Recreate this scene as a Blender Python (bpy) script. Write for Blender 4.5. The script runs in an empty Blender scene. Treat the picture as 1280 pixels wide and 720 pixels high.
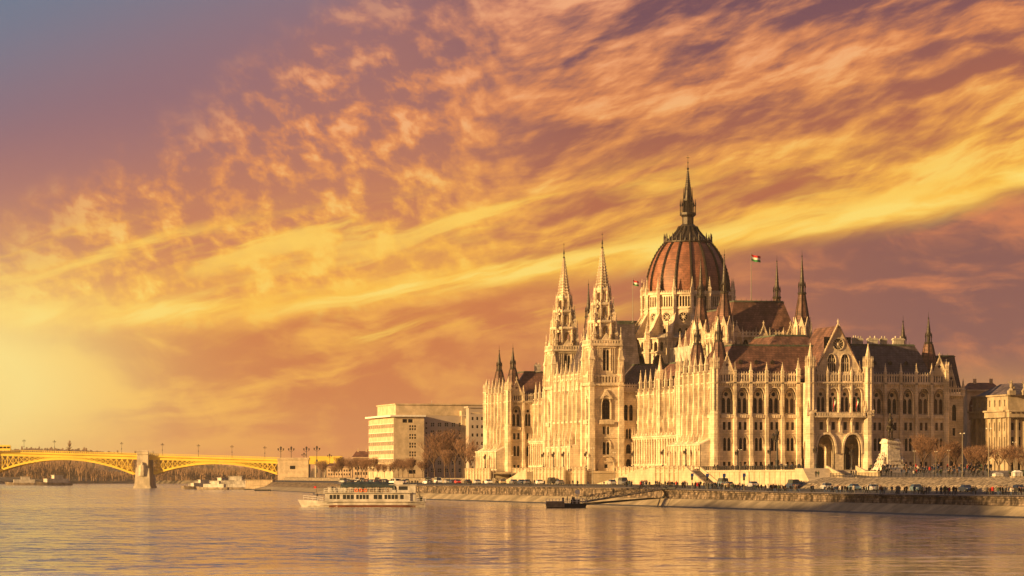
import bpy, bmesh, math, random
from math import sin, cos, pi, radians, atan2, sqrt
from mathutils import Vector, Matrix
from mathutils.geometry import tessellate_polygon
random.seed(7)
SC = bpy.context.scene
COL = SC.collection

# ------------------------------------------------------------------ camera
YAW = 13.5                      # camera looks 13.5 degrees east of north (north = +Y, east = +X)
CAM = Vector((-261.1, -856.7, 7.2))   # world origin = south-west corner of the parliament
cd = bpy.data.cameras.new('camera'); cam = bpy.data.objects.new('camera', cd); COL.objects.link(cam)
cam.location = CAM; cam.rotation_euler = (radians(90), 0, -radians(YAW))
cd.sensor_width = 36; cd.lens = 4200/1280*36; cd.shift_y = 236.4/1280
cd.clip_start = 1; cd.clip_end = 30000
SC.camera = cam
SC.render.resolution_x = 1024; SC.render.resolution_y = 576
SC.view_settings.view_transform = 'Standard'; SC.view_settings.look = 'None'
SC.view_settings.exposure = 1.12; SC.view_settings.gamma = 1
SC.cycles.volume_step_rate = 1; SC.cycles.volume_max_steps = 64
SC.cycles.max_bounces = 6; SC.cycles.volume_bounces = 1; SC.cycles.transparent_max_bounces = 8

def lin(c):
    return tuple(((v/255)/12.92 if v/255 <= .04045 else ((v/255+.055)/1.055)**2.4) for v in c)+(1,)

# small expression helper for shader maths
class E:
    def __init__(s, nt, sock): s.nt = nt; s.s = sock
    def _m(s, op, *a, clamp=False):
        n = s.nt.nodes.new('ShaderNodeMath'); n.operation = op; n.use_clamp = clamp
        for i, v in enumerate((s,)+a):
            if isinstance(v, E): s.nt.links.new(v.s, n.inputs[i])
            else: n.inputs[i].default_value = v
        return E(s.nt, n.outputs[0])
    def __add__(s, o): return s._m('ADD', o)
    __radd__ = __add__
    def __sub__(s, o): return s._m('SUBTRACT', o)
    def __rsub__(s, o): return (s*-1)+o
    def __mul__(s, o): return s._m('MULTIPLY', o)
    __rmul__ = __mul__
    def __truediv__(s, o): return s._m('DIVIDE', o)
    def pw(s, o): return s._m('POWER', o)
    def mx(s, o): return s._m('MAXIMUM', o)
    def mn(s, o): return s._m('MINIMUM', o)
    def cl(s): return s._m('ADD', 0.0, clamp=True)
    def sm(s, a, b):                       # smooth 0..1 between a and b
        n = s.nt.nodes.new('ShaderNodeMapRange'); n.interpolation_type = 'SMOOTHSTEP'
        flip = a > b
        n.inputs[1].default_value, n.inputs[2].default_value = (b, a) if flip else (a, b)
        n.inputs[3].default_value, n.inputs[4].default_value = (1, 0) if flip else (0, 1)
        s.nt.links.new(s.s, n.inputs[0]); return E(s.nt, n.outputs[0])
    def gauss(s, w): return (s*s/(-w*w))._m('ADD', 0.0)._exp()
    def _exp(s): return s._m('EXPONENT')
def xyz(nt, x, y, z=0.0):
    n = nt.nodes.new('ShaderNodeCombineXYZ')
    for i, v in enumerate((x, y, z)):
        if isinstance(v, E): nt.links.new(v.s, n.inputs[i])
        else: n.inputs[i].default_value = v
    return n.outputs[0]
def noise(nt, vec, scale, detail=4, rough=.55, dist=0, out=0):
    n = nt.nodes.new('ShaderNodeTexNoise'); n.inputs['Scale'].default_value = scale
    n.inputs['Detail'].default_value = detail; n.inputs['Roughness'].default_value = rough
    n.inputs['Distortion'].default_value = dist
    if vec is not None: nt.links.new(vec, n.inputs['Vector'])
    return E(nt, n.outputs[out])
def mixc(nt, f, a, b, mode='MIX'):
    n = nt.nodes.new('ShaderNodeMix'); n.data_type = 'RGBA'; n.blend_type = mode
    if isinstance(f, E): nt.links.new(f.s, n.inputs[0])
    else: n.inputs[0].default_value = f
    for i, v in ((6, a), (7, b)):
        if isinstance(v, tuple): n.inputs[i].default_value = v
        else: nt.links.new(v, n.inputs[i])
    return n.outputs[2]

# ------------------------------------------------------------------ sky
SUN_AZ, SUN_EL = radians(255), radians(12.5)      # compass azimuth (from north, clockwise)
W = bpy.data.worlds.new('World'); SC.world = W; W.use_nodes = True
nt = W.node_tree; nt.nodes.clear()
tc = nt.nodes.new('ShaderNodeTexCoord')
sep = nt.nodes.new('ShaderNodeSeparateXYZ'); nt.links.new(tc.outputs['Generated'], sep.inputs[0])
dx, dy, dz = (E(nt, sep.outputs[i]) for i in range(3))
rx = dx*cos(radians(YAW)) - dy*sin(radians(YAW)); ry = dx*sin(radians(YAW)) + dy*cos(radians(YAW))
az = rx._m('ARCTAN2', ry)                          # azimuth around the bright part of the sky, radians
el = dz._m('ARCSINE').mx(-.001)
u = az*4.2; v = el*4.2
# high elevations are squeezed so that clouds stay cloud-sized overhead
P = xyz(nt, u, v)
w1 = noise(nt, P, 2.2, 3) - .5
w2 = noise(nt, xyz(nt, u+5.3, v+1.7), 7, 3) - .5
g = (u*u)*.07 + u*.135 + .250
s = v - g + w1*.032 + w2*.010                       # height above the bright streak
# wisps running up to the right
a1 = radians(14)
su = u*cos(a1) + v*sin(a1); sv = v*cos(a1) - u*sin(a1)
sv1 = sv + w1*.10 + w2*.02
st_big = noise(nt, xyz(nt, su*1.1, sv1*7.0), 2.0, 5, .6, .25)
st_med = noise(nt, xyz(nt, su*3.2+4, sv1*13), 2.0, 5, .62, .2)
a2 = radians(30)
fu = u*cos(a2) + v*sin(a2) + w2*.03; fv = v*cos(a2) - u*sin(a2)
fib = noise(nt, xyz(nt, fu*6, fv*20), 2.1, 5, .62, .2)
puf = noise(nt, xyz(nt, u*1.0 + w2*.04, v*1.2 + u*.25 + w2*.03), 27, 5, .58, .1)
puf2 = noise(nt, xyz(nt, u+3, v*1.2), 6, 3, .5, .3)
leftish = u.sm(.08, -.16)
tex_r = st_big*1.1 + st_med*.6 + fib*.5 - .585
tex_l = puf*1.35 + puf2*.55 - .44 + (st_big-.5)*.3
tex = tex_r + (tex_l - tex_r)*leftish
cover = ((v*-1 + u*.66 + .70) + w2*.16 + w1*.12).sm(-.06, .12)      # clear upper left
hi = s.sm(-.02, .3)
lit = (tex - hi*.02).sm(.36, .66)*cover
# dark base colours
c_blue = lin((108, 122, 144)); c_mauve = lin((146, 108, 118)); c_dusk = lin((192, 124, 102)); c_or = lin((232, 150, 88))
base = mixc(nt, (v + u*-.10).sm(.20, .36), c_or, c_dusk)
base = mixc(nt, (v + u*-.12).sm(.33, .54), base, c_mauve)
base = mixc(nt, (v*1.0 + u*-.36).sm(.60, .84), base, c_blue)
dark_r = mixc(nt, s.sm(.05, .3), lin((178, 102, 72)), lin((112, 74, 86)))
base = mixc(nt, u.sm(-.25, .15)*.9, base, dark_r)
base = mixc(nt, cover*leftish*.55, base, mixc(nt, s.sm(.0, .25), lin((222, 138, 76)), lin((176, 112, 96))))
col_l = mixc(nt, s.sm(-.01, .22), lin((255, 186, 74)), lin((238, 148, 86)))
col_l = mixc(nt, s.sm(.2, .40), col_l, lin((218, 142, 112)))
up = mixc(nt, lit*.92, base, col_l)
up = mixc(nt, (tex.sm(.56, .76)*cover)*.75, up, mixc(nt, s.sm(.0, .26), lin((255, 222, 110)), lin((246, 178, 130))))
# below the streak
lu = su; lo_st = noise(nt, xyz(nt, u*1.3+9, (v-u*.10+w1*.10+w2*.03)*7.5), 1.8, 5, .6, .6)
lo_pf = noise(nt, xyz(nt, u*2.0+4, v*4+w2*.1), 5, 5, .6, .5)
low_d = mixc(nt, u.sm(-.1, .55), lin((206, 120, 72)), lin((134, 88, 86)))
low_l = mixc(nt, u.sm(-.5, .5), lin((255, 188, 78)), lin((220, 132, 86)))
lo = (lo_st*.75 + lo_pf*.55 - .14 + (u*-.13)).sm(.43, .66)
low = mixc(nt, lo*.9, low_d, low_l)
low = mixc(nt, v.sm(.10, .0)*.75, low, mixc(nt, u.sm(-.2, .5), lin((224, 136, 80)), lin((240, 152, 76))))
low = mixc(nt, (v+w1*.12).sm(.17, .06)*u.sm(.2, .75)*.8, low, lin((250, 178, 84)))
col = mixc(nt, s.sm(-.035, .01), low, up)
# the bright streaks
bm = noise(nt, xyz(nt, u*1.6+2, (sv+w2*.03)*11), 2.1, 5, .6, .5)
band = (s-.004).gauss(.014)*(bm.sm(.25,.6)*.75+.3) + (s-.03).gauss(.045)*(bm.sm(.38, .7))*.5 + (s-.085).gauss(.030)*(bm.sm(.42, .62))*.6*u.sm(.5,.1) + (s+.055+u*.03).gauss(.012)*bm.sm(.46, .60)*.7*u.sm(.25, .05)*u.sm(-.5,-.1)
col = mixc(nt, (band*1.1).cl(), col, lin((255, 194, 74)))
col = mixc(nt, ((band*1.2-.4)*bm.sm(.4, .6)).cl(), col, lin((255, 220, 112)))
# glow where the sun has gone into the haze, beyond the bridge
gu = u + .70; gv = v - .11
gl = ((gu*gu)/.045 + (gv*gv)/.015)*-1
col = mixc(nt, (gl._exp()*1.25).cl(), col, lin((255, 229, 140)))
# out of the picture: a dusky, clouded blue overhead
n_sky = nt.nodes.new('ShaderNodeTexSky'); n_sky.sky_type = 'NISHITA'; n_sky.sun_disc = False
n_sky.sun_elevation = SUN_EL; n_sky.sun_rotation = SUN_AZ
nsc = nt.nodes.new('ShaderNodeVectorMath'); nsc.operation = 'SCALE'; nsc.inputs['Scale'].default_value = .10
nt.links.new(n_sky.outputs[0], nsc.inputs[0])
over = noise(nt, tc.outputs['Generated'], 3.0, 6, .6, .5).sm(.38, .62)
top = mixc(nt, over*.7, nsc.outputs[0], lin((170, 138, 132)))
col = mixc(nt, el.sm(radians(11), radians(34)), col, top)
bg = nt.nodes.new('ShaderNodeBackground'); nt.links.new(col, bg.inputs[0]); bg.inputs[1].default_value = 0.46
wo = nt.nodes.new('ShaderNodeOutputWorld'); nt.links.new(bg.outputs[0], wo.inputs[0])
W.cycles.sampling_method = 'MANUAL'; W.cycles.sample_map_resolution = 512

# ------------------------------------------------------------------ sun
sd = bpy.data.lights.new('sun', 'SUN'); sd.energy = 5.0; sd.angle = radians(.5); sd.color = (1, .61, .23)
so = bpy.data.objects.new('sun', sd); COL.objects.link(so)
sdir = Vector((sin(SUN_AZ)*cos(SUN_EL), cos(SUN_AZ)*cos(SUN_EL), sin(SUN_EL)))
so.rotation_euler = sdir.to_track_quat('Z', 'Y').to_euler()

# ------------------------------------------------------------------ helpers
CY, SY = cos(radians(YAW)), sin(radians(YAW))
def at(px, Z):                      # ground position of a point seen px across the photo, Z metres away
    lat = (px-640)/4200*Z
    return (CAM.x + lat*CY + Z*SY, CAM.y - lat*SY + Z*CY)
def zat(py, Z): return 7.2 + (596.4-py)*Z/4200

class MB:
    def __init__(s): s.v = []; s.f = []; s.m = []; s.mi = 0; s.T = None
    def add(s, vs, fs):
        b = len(s.v)
        if s.T: vs = [s.T(*p) for p in vs]
        s.v += [tuple(p) for p in vs]; s.f += [tuple(b+i for i in f) for f in fs]; s.m += [s.mi]*len(fs)
    def box(s, x0, x1, y0, y1, z0, z1):
        s.add([(x0,y0,z0),(x1,y0,z0),(x1,y1,z0),(x0,y1,z0),(x0,y0,z1),(x1,y0,z1),(x1,y1,z1),(x0,y1,z1)],
              [(3,2,1,0),(4,5,6,7),(0,1,5,4),(1,2,6,5),(2,3,7,6),(3,0,4,7)])
    def tbox(s, b, t, z0, z1):          # tapered box: b, t = (x0,x1,y0,y1)
        s.add([(b[0],b[2],z0),(b[1],b[2],z0),(b[1],b[3],z0),(b[0],b[3],z0),(t[0],t[2],z1),(t[1],t[2],z1),(t[1],t[3],z1),(t[0],t[3],z1)],
              [(3,2,1,0),(4,5,6,7),(0,1,5,4),(1,2,6,5),(2,3,7,6),(3,0,4,7)])
    def frus(s, cx, cy, z0, z1, r0, r1, n=8, rot=None, cap=True):
        if rot is None: rot = pi/n
        vs = []
        for z, r in ((z0, r0), (z1, r1)):
            for i in range(n):
                a = rot+2*pi*i/n; vs.append((cx+r*cos(a), cy+r*sin(a), z))
        fs = [(i, (i+1) % n, n+(i+1) % n, n+i) for i in range(n)]
        if cap: fs += [tuple(range(n))[::-1], tuple(range(n, 2*n))]
        s.add(vs, fs)
    def lathe(s, cx, cy, prof, n=16, rot=0):
        vs = []; fs = []
        for r, z in prof:
            for i in range(n):
                a = rot+2*pi*i/n; vs.append((cx+r*cos(a), cy+r*sin(a), z))
        for k in range(len(prof)-1):
            for i in range(n):
                j = (i+1) % n; fs.append((k*n+i, k*n+j, (k+1)*n+j, (k+1)*n+i))
        s.add(vs, fs)
    def bar(s, p, q, r, r2=None, n=4):
        p = Vector(p); q = Vector(q); d = (q-p)
        if d.length < 1e-6: return
        d.normalize(); a = d.cross(Vector((0,0,1)) if abs(d.z) < .9 else Vector((1,0,0))).normalized(); b = d.cross(a)
        r2 = r if r2 is None else r2; vs = []
        for c, rr in ((p, r), (q, r2)):
            for i in range(n):
                t = 2*pi*(i+.5)/n; vs.append(tuple(c+(a*cos(t)+b*sin(t))*rr))
        s.add(vs, [(i, (i+1) % n, n+(i+1) % n, n+i) for i in range(n)]+[tuple(range(n))[::-1], tuple(range(n, 2*n))])
    def face(s, pts): s.add(pts, [tuple(range(len(pts)))])
    def prism(s, pts, z0, z1):
        n = len(pts)
        s.add([(x,y,z0) for x,y in pts]+[(x,y,z1) for x,y in pts],
              [(i,(i+1)%n,n+(i+1)%n,n+i) for i in range(n)]+[tuple(range(n))[::-1],tuple(range(n,2*n))])
    def ellip(s, c, r, n=8, m=5):
        prof = [(cos(-pi/2+pi*k/m), sin(-pi/2+pi*k/m)) for k in range(m+1)]
        vs = []; fs = []
        for R, z in prof:
            for i in range(n):
                a = 2*pi*i/n; vs.append((c[0]+r[0]*R*cos(a), c[1]+r[1]*R*sin(a), c[2]+r[2]*z))
        for k in range(m):
            for i in range(n):
                j = (i+1) % n; fs.append((k*n+i, k*n+j, (k+1)*n+j, (k+1)*n+i))
        s.add(vs, fs)
    # walls drawn in a frame F = (origin x, y, direction along the wall, outward direction)
    def panel(s, F, out, holes, d=0, rd=.5, thick=0, rim=False):
        loops = [out]+holes; tl = [[Vector((a, z, 0)) for a, z in L] for L in loops]
        tri = tessellate_polygon(tl); flat = [p for L in loops for p in L]
        s.add([F(a, d, z) for a, z in flat], [tuple(t) for t in tri])
        if thick: s.add([F(a, d-thick, z) for a, z in flat], [tuple(t)[::-1] for t in tri])
        r = thick if thick else rd
        for L in (loops if (thick or rim) else holes):
            n = len(L)
            s.add([F(a, d, z) for a, z in L]+[F(a, d-r, z) for a, z in L], [(i,(i+1)%n,n+(i+1)%n,n+i) for i in range(n)])
    def fbox(s, F, a0, a1, d0, d1, z0, z1):
        s.add([F(a0,d0,z0),F(a1,d0,z0),F(a1,d1,z0),F(a0,d1,z0),F(a0,d0,z1),F(a1,d0,z1),F(a1,d1,z1),F(a0,d1,z1)],
              [(3,2,1,0),(4,5,6,7),(0,1,5,4),(1,2,6,5),(2,3,7,6),(3,0,4,7)])
    def ftbox(s, F, b, t, z0, z1):      # b, t = (a0,a1,d0,d1)
        s.add([F(b[0],b[2],z0),F(b[1],b[2],z0),F(b[1],b[3],z0),F(b[0],b[3],z0),F(t[0],t[2],z1),F(t[1],t[2],z1),F(t[1],t[3],z1),F(t[0],t[3],z1)],
              [(3,2,1,0),(4,5,6,7),(0,1,5,4),(1,2,6,5),(2,3,7,6),(3,0,4,7)])
    def pinn(s, x, y, z, w, h):         # a crocketed pinnacle: shaft, four gablets, spike, finial
        s.box(x-w/2, x+w/2, y-w/2, y+w/2, z, z+h*.35)
        s.frus(x, y, z+h*.33, z+h*.42, w*.95, w*.62, 4)
        s.frus(x, y, z+h*.40, z+h, w*.60, w*.05, 4)
        for k in (.55, .7, .84): s.frus(x, y, z+h*k, z+h*(k+.03), w*(.95-k*.72), w*(.62-k*.5), 4, 0)
        s.frus(x, y, z+h*.97, z+h*1.05, w*.14, w*.06, 4)
    def build(s, name, mats, parent=None, smooth=False, loc=None):
        me = bpy.data.meshes.new(name); me.from_pydata(s.v, [], s.f)
        if not isinstance(mats, (list, tuple)): mats = [mats]
        for m in mats: me.materials.append(m)
        me.polygons.foreach_set('material_index', s.m)
        if smooth: me.polygons.foreach_set('use_smooth', [True]*len(s.f))
        me.update(); o = bpy.data.objects.new(name, me); COL.objects.link(o)
        if parent is not None: o.parent = parent
        if loc: o.location = loc
        return o
def frame(ox, oy, ux, uy, nx, ny, mir=False):
    if mir: return lambda a, d, z: (ox+a*ux+d*nx, 268-(oy+a*uy+d*ny), z)
    return lambda a, d, z: (ox+a*ux+d*nx, oy+a*uy+d*ny, z)
def tag(o, label=None, cat=None, group=None, kind=None):
    if label: o['label'] = label
    if cat: o['category'] = cat
    if group: o['group'] = group
    if kind: o['kind'] = kind
    return o
def empty(name, loc=(0,0,0), rz=0):
    o = bpy.data.objects.new(name, None); COL.objects.link(o); o.location = loc; o.rotation_euler = (0,0,rz); o.empty_display_size = .2
    return o
KIDS = {}
def copy_tree(o, parent=None):
    c = o.copy(); COL.objects.link(c)
    c.parent = parent
    if o.name not in KIDS: KIDS[o.name] = [k for k in o.children]
    for ch in KIDS[o.name]: copy_tree(ch, c)
    return c

def mat(name, col, rough=.8, vary=.15, scale=.6, spec=.3, metal=0, streak=0, bump=0, col2=None, coords='Object', brick=None):
    m = bpy.data.materials.new(name); m.use_nodes = True; nt = m.node_tree
    b = nt.nodes['Principled BSDF']; b.inputs['Roughness'].default_value = rough
    b.inputs['Specular IOR Level'].default_value = spec; b.inputs['Metallic'].default_value = metal
    c = tuple(col)+(1,)
    tc = nt.nodes.new('ShaderNodeTexCoord'); vec = tc.outputs[coords]
    out = None
    if vary or col2:
        n = noise(nt, vec, scale, 5, .62)
        c2 = tuple(col2)+(1,) if col2 else tuple(x*(1-vary*1.6) for x in col)+(1,)
        c1 = c if col2 else tuple(min(1, x*(1+vary*.6)) for x in col)+(1,)
        out = mixc(nt, n.sm(.36, .66), c2, c1)
    if streak:
        mp = nt.nodes.new('ShaderNodeMapping'); mp.inputs['Scale'].default_value = (1.4, 1.4, .10); nt.links.new(vec, mp.inputs[0])
        n2 = noise(nt, mp.outputs[0], 1.0, 4, .6)
        out = mixc(nt, n2.sm(.48, .72)*streak, out, tuple(x*.45 for x in col)+(1,))
    if brick:
        br = nt.nodes.new('ShaderNodeTexBrick'); br.inputs['Scale'].default_value = 1
        br.inputs['Brick Width'].default_value = brick[0]; br.inputs['Row Height'].default_value = brick[1]; br.inputs['Mortar Size'].default_value = brick[2]
        sp = nt.nodes.new('ShaderNodeSeparateXYZ'); nt.links.new(vec, sp.inputs[0])
        nt.links.new(xyz(nt, E(nt, sp.outputs[0])+E(nt, sp.outputs[1]), E(nt, sp.outputs[2])), br.inputs['Vector'])
        br.inputs['Color1'].default_value = (1,1,1,1); br.inputs['Color2'].default_value = (brick[3],)*3+(1,); br.inputs['Mortar'].default_value = (brick[4],)*3+(1,)
        out = mixc(nt, 1.0, out if out is not None else c, br.outputs['Color'], 'MULTIPLY')
    if out is not None: nt.links.new(out, b.inputs['Base Color'])
    else: b.inputs['Base Color'].default_value = c
    if bump:
        bp = nt.nodes.new('ShaderNodeBump'); bp.inputs['Distance'].default_value = bump
        n3 = noise(nt, vec, scale*3, 4); nt.links.new(n3.s, bp.inputs['Height']); nt.links.new(bp.outputs[0], b.inputs['Normal'])
    return m
M = {}
M['stone'] = mat('limestone', (.73,.595,.42), .85, .2, .25, .2, streak=.35, bump=.15, brick=(1.7,.62,.04,.84,.68))
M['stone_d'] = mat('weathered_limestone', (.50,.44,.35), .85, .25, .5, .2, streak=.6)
M['plinth'] = mat('terrace_stone', (.56,.45,.30), .85, .12, .3, .2, streak=.25, brick=(1.8,.7,.03,.86,.7))
M['roof'] = mat('roof_tile', (.195,.098,.07), .65, .3, .4, .3, streak=.25, brick=(.9,.6,.07,.65,.5))
M['roof_d'] = mat('slate_and_shaded_roof', (.13,.098,.10), .6, .3, .4, .3, streak=.3, brick=(.9,.6,.07,.65,.5))
M['dome'] = mat('dome_tile', (.28,.115,.066), .55, .22, .35, .35, streak=.25, brick=(1.1,.7,.08,.78,.6))
M['copper'] = mat('green_copper', (.085,.10,.07), .6, .3, .6)
M['darkmetal'] = mat('dark_bronze', (.05,.038,.026), .5, .3, 1.5, metal=.3)
M['glass'] = mat('window_glass', (.008,.007,.008), .15, .0, 1, .25)
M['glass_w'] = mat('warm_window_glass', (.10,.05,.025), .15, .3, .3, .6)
M['wood'] = mat('dark_wood', (.07,.05,.035), .6, .2, 2)
M['black'] = mat('black_metal', (.02,.02,.02), .5, 0)
M['asphalt'] = mat('asphalt', (.055,.052,.05), .85, .25, .3)
M['paving'] = mat('paving', (.26,.21,.16), .85, .25, .4)
M['white'] = mat('white_paint', (.78,.74,.66), .5, .08, .8)

# ------------------------------------------------------------------ water and land
def m_water():
    m = bpy.data.materials.new('river_water'); m.use_nodes = True; nt = m.node_tree
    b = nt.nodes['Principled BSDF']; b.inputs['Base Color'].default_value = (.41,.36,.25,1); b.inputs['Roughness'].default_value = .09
    b.inputs['IOR'].default_value = 1.333; b.inputs['Specular IOR Level'].default_value = .5
    geo = nt.nodes.new('ShaderNodeNewGeometry'); sp = nt.nodes.new('ShaderNodeSeparateXYZ'); nt.links.new(geo.outputs['Position'], sp.inputs[0])
    x = E(nt, sp.outputs[0]); y = E(nt, sp.outputs[1])
    gx = x*CY - y*SY; gy = x*SY + y*CY          # waves run across the river
    # choppy surface: the slopes of the waves come straight from noise vectors, so small waves stay choppy far away
    def vn(a, b, d, o=0.0):
        n = nt.nodes.new('ShaderNodeTexNoise'); n.inputs['Scale'].default_value = 1; n.inputs['Detail'].default_value = d; n.inputs['Roughness'].default_value = .6
        nt.links.new(xyz(nt, gx*a+o, gy*b), n.inputs['Vector']); q = nt.nodes.new('ShaderNodeSeparateColor'); nt.links.new(n.outputs['Color'], q.inputs[0])
        return E(nt, q.outputs[0])-.5, E(nt, q.outputs[1])-.5
    gust = noise(nt, xyz(nt, gx*.008, gy*.02), 1, 4, .6, .4).sm(.36, .64)*.7 + noise(nt, xyz(nt, gx*.05+7, gy*.05), 1, 3, .6).sm(.35, .65)*.5 + .25
    a1x, a1y = vn(.07, .09, 2); a2x, a2y = vn(.22, .30, 2, 3.0); a3x, a3y = vn(.9, 1.3, 2, 9.0)
    sx = (a1x*.10 + a2x*.50 + a3x*.50)*gust; sy = (a1y*.12 + a2y*.72 + a3y*.62)*gust
    nx = sx*CY + sy*SY; ny = sy*CY - sx*SY
    vn_ = nt.nodes.new('ShaderNodeVectorMath'); vn_.operation = 'NORMALIZE'; nt.links.new(xyz(nt, nx, ny, 1.0), vn_.inputs[0])
    nt.links.new(vn_.outputs[0], b.inputs['Normal'])
    return m
M['water'] = m_water()
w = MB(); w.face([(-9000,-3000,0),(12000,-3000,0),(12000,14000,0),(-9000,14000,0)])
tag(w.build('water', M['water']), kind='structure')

def road_z(n): 
    t = max(0, min(1, (n+170)/150)); return 3.65+.65*t
BANK = [(-32,-520),(-32,-250),(-32,-120),(-32,-20),(-32,60),(-32,140),(-32,230),(-31,300),(-24,400),(-8,520),(18,640),(32,780),(44,950),(56,1100),(70,1250),(98,1400),(210,1800),(330,2300),(500,3000)]
UPZ = 7.0
def rz(e, n): return road_z(n)+.85*max(0, min(1, (e-BANKe(n))/22))
def upper_e(n):                      # foot of the upper bank
    if n < -110: return -14
    if n < 230: return 1.9
    return BANKe(n)+26
def BANKe(n):
    for (e0,n0),(e1,n1) in zip(BANK, BANK[1:]):
        if n0 <= n <= n1: return e0+(e1-e0)*(n-n0)/(n1-n0)
    return BANK[-1][0]
ns = sorted(set([n for _, n in BANK]+[-300,-200,-150,-110.01,-109.99,-90,-60,229.9,230.1,260,340,460,580,700,860,1020,1180]))
M['quay'] = mat('quay_stone', (.24,.18,.13), .9, .5, .5, .2, streak=.25, brick=(1.5,.5,.06,.45,.4), bump=.08)
M['batter'] = mat('quay_concrete', (.30,.24,.155), .85, .25, .12, .3, streak=.4)
M['wet'] = mat('wet_stone', (.035,.03,.022), .5, .3, 1)
M['bank'] = mat('rubble_bank', (.30,.24,.17), .95, .5, 1.2, .2, bump=.12)
M['earth'] = mat('earth', (.16,.13,.085), .95, .4, .05)
# quay wall
q = MB()
def strip(mb, prof):                 # prof(n) -> list of (e, z) across the bank
    rows = [[(e, n, z) for e, z in prof(n)] for n in ns]
    k = len(rows[0])
    for r0, r1 in zip(rows, rows[1:]):
        mb.add(r0+r1, [(i, i+1, k+i+1, k+i) for i in range(k-1)])
def slope_far(n): return 0 if n < 430 else min(1, (n-430)/200)
q.mi = 0
strip(q, lambda n: [(BANKe(n), road_z(n)+.0), (BANKe(n)-.35, road_z(n)+.0), (BANKe(n)-.35, road_z(n)-.3), (BANKe(n)-.05, road_z(n)-.3), (BANKe(n)-.3-slope_far(n)*3, 2.0)])
q.mi = 1
strip(q, lambda n: [(BANKe(n)-.3-slope_far(n)*3, 2.0), (BANKe(n)-1.2-slope_far(n)*3, 1.95), (BANKe(n)-4-slope_far(n)*7, .28)])
q.mi = 2
strip(q, lambda n: [(BANKe(n)-4-slope_far(n)*7, .28), (BANKe(n)-4.3-slope_far(n)*7, .22), (BANKe(n)-4.9-slope_far(n)*7.5, -.4)])
tag(q.build('quay_wall', [M['quay'], M['batter'], M['wet']]), 'long stone quay wall with smooth battered foot standing in the river', 'wall')
r = MB(); strip(r, lambda n: [(BANKe(n)+4.5, rz(BANKe(n)+4.5, n)), (BANKe(n)+22, rz(BANKe(n)+22, n)), (upper_e(n)+.3, rz(BANKe(n)+22, n)+.01)])
tag(r.build('road', M['asphalt']), kind='structure')
r = MB(); strip(r, lambda n: [(BANKe(n)+.02, road_z(n)+.10), (BANKe(n)+4.5, rz(BANKe(n)+4.5, n)+.12), (BANKe(n)+4.5, rz(BANKe(n)+4.5, n)-.05)])
tag(r.build('pavement', M['paving']), kind='structure')
r = MB()
for k in range(-50, 90):
    n = k*9; e = BANKe(n)+13
    if -500 < n < 760: r.face([(e-.08,n,rz(e,n)+.012),(e+.08,n,rz(e,n)+.012),(e+.08,n+4,rz(e,n+4)+.012),(e-.08,n+4,rz(e,n+4)+.012)])
tag(r.build('road_marking', M['white']), kind='structure')
# rubble revetment between the lower road and the promenade (right), grass-coloured bank further north
r = MB()
def rev(n):
    e = upper_e(n)
    if n < -110: return [(e, rz(e,n)), (e+2, rz(e,n)+1.2), (e+7, UPZ+.1), (e+8.5, UPZ+.15)]
    return [(e, rz(e,n)-.1), (e+.02, UPZ-.2), (e+.3, UPZ-.1), (e+.6, UPZ-.1)]
strip(r, rev)
tag(r.build('embankment', M['bank']), kind='structure')
# upper ground: one sheet reaching far inland
def gz(e, n):
    t = max(0, min(1, (n+125)/40)); s_ = max(0, min(1, (e+8)/14))
    return UPZ+.15+1.75*t*s_ if n < 240 else UPZ
g = MB(); es = [0,1.5,8,16,30,60,120,240,500,1200,6000]
rows = [[(upper_e(n)+ (8.4 if n < -110 else .5)+x, n, gz(x, n)-.02) for x in es] for n in ns]
for r0, r1 in zip(rows, rows[1:]): g.add(r0+r1, [(i, i+1, len(es)+i+1, len(es)+i) for i in range(len(es)-1)])
tag(g.build('ground', M['paving']), kind='structure')
# far bank and hills beyond the bridge
def hillside(name, pts, zs, depth, m, seed):
    random.seed(seed); mb = MB(); rows = []
    for (x, y), z in zip(pts, zs):
        dx, dy = x-CAM.x, y-CAM.y; L = sqrt(dx*dx+dy*dy); dx /= L; dy /= L
        rows.append([(x,y,-.5),(x+dx*8,y+dy*8,3.5),(x+dx*depth*.3,y+dy*depth*.3,z*.55),(x+dx*depth,y+dy*depth,z),(x+dx*depth*3,y+dy*depth*3,z*.7)])
    for r0, r1 in zip(rows, rows[1:]): mb.add(r0+r1, [(i,i+1,5+i+1,5+i) for i in range(4)])
    return tag(mb.build(name, m), kind='structure')
pts = [at(px, 3600+200*sin(px*.01)) for px in range(-900, 480, 60)]
zs = [5+3*sin(k*.9)+2*sin(k*2.3) for k in range(len(pts))]
hillside('far_bank', pts, zs, 120, M['earth'], 3)
pts = [at(px, 7600) for px in range(-1400, 620, 60)]
zs = [(64 if px < 100 else 64-(px-100)*.16 if px < 330 else 27)+4*sin(px*.013)+2*sin(px*.04) for px in range(-1400, 620, 60)]
hillside('hills', pts, [max(12, z) for z in zs], 900, M['earth'], 4)

# unseen ridge added on the west bank, shaped to keep low sun off the quay
b = MB(); ridge = [(-470+20*sin(k*.9), -640+k*34, 103+3*sin(k*1.7)-(0 if k < 14 else (k-13.5)*50 if k < 16 else 95)) for k in range(19)]
rows = [[(x+105,y-4,-1),(x+70,y,z*.45),(x+25,y,z*.85),(x,y,z),(x-60,y,z*.9),(x-260,y,z*.2)] for x, y, z in ridge]
for r0, r1 in zip(rows, rows[1:]): b.add(r0+r1, [(i,i+1,7+i,6+i) for i in range(5)])
b.add(rows[0], [tuple(range(6))]); b.add(rows[-1], [tuple(range(6))[::-1]])
tag(b.build('shade_ridge', M['earth']), kind='structure')

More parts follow.
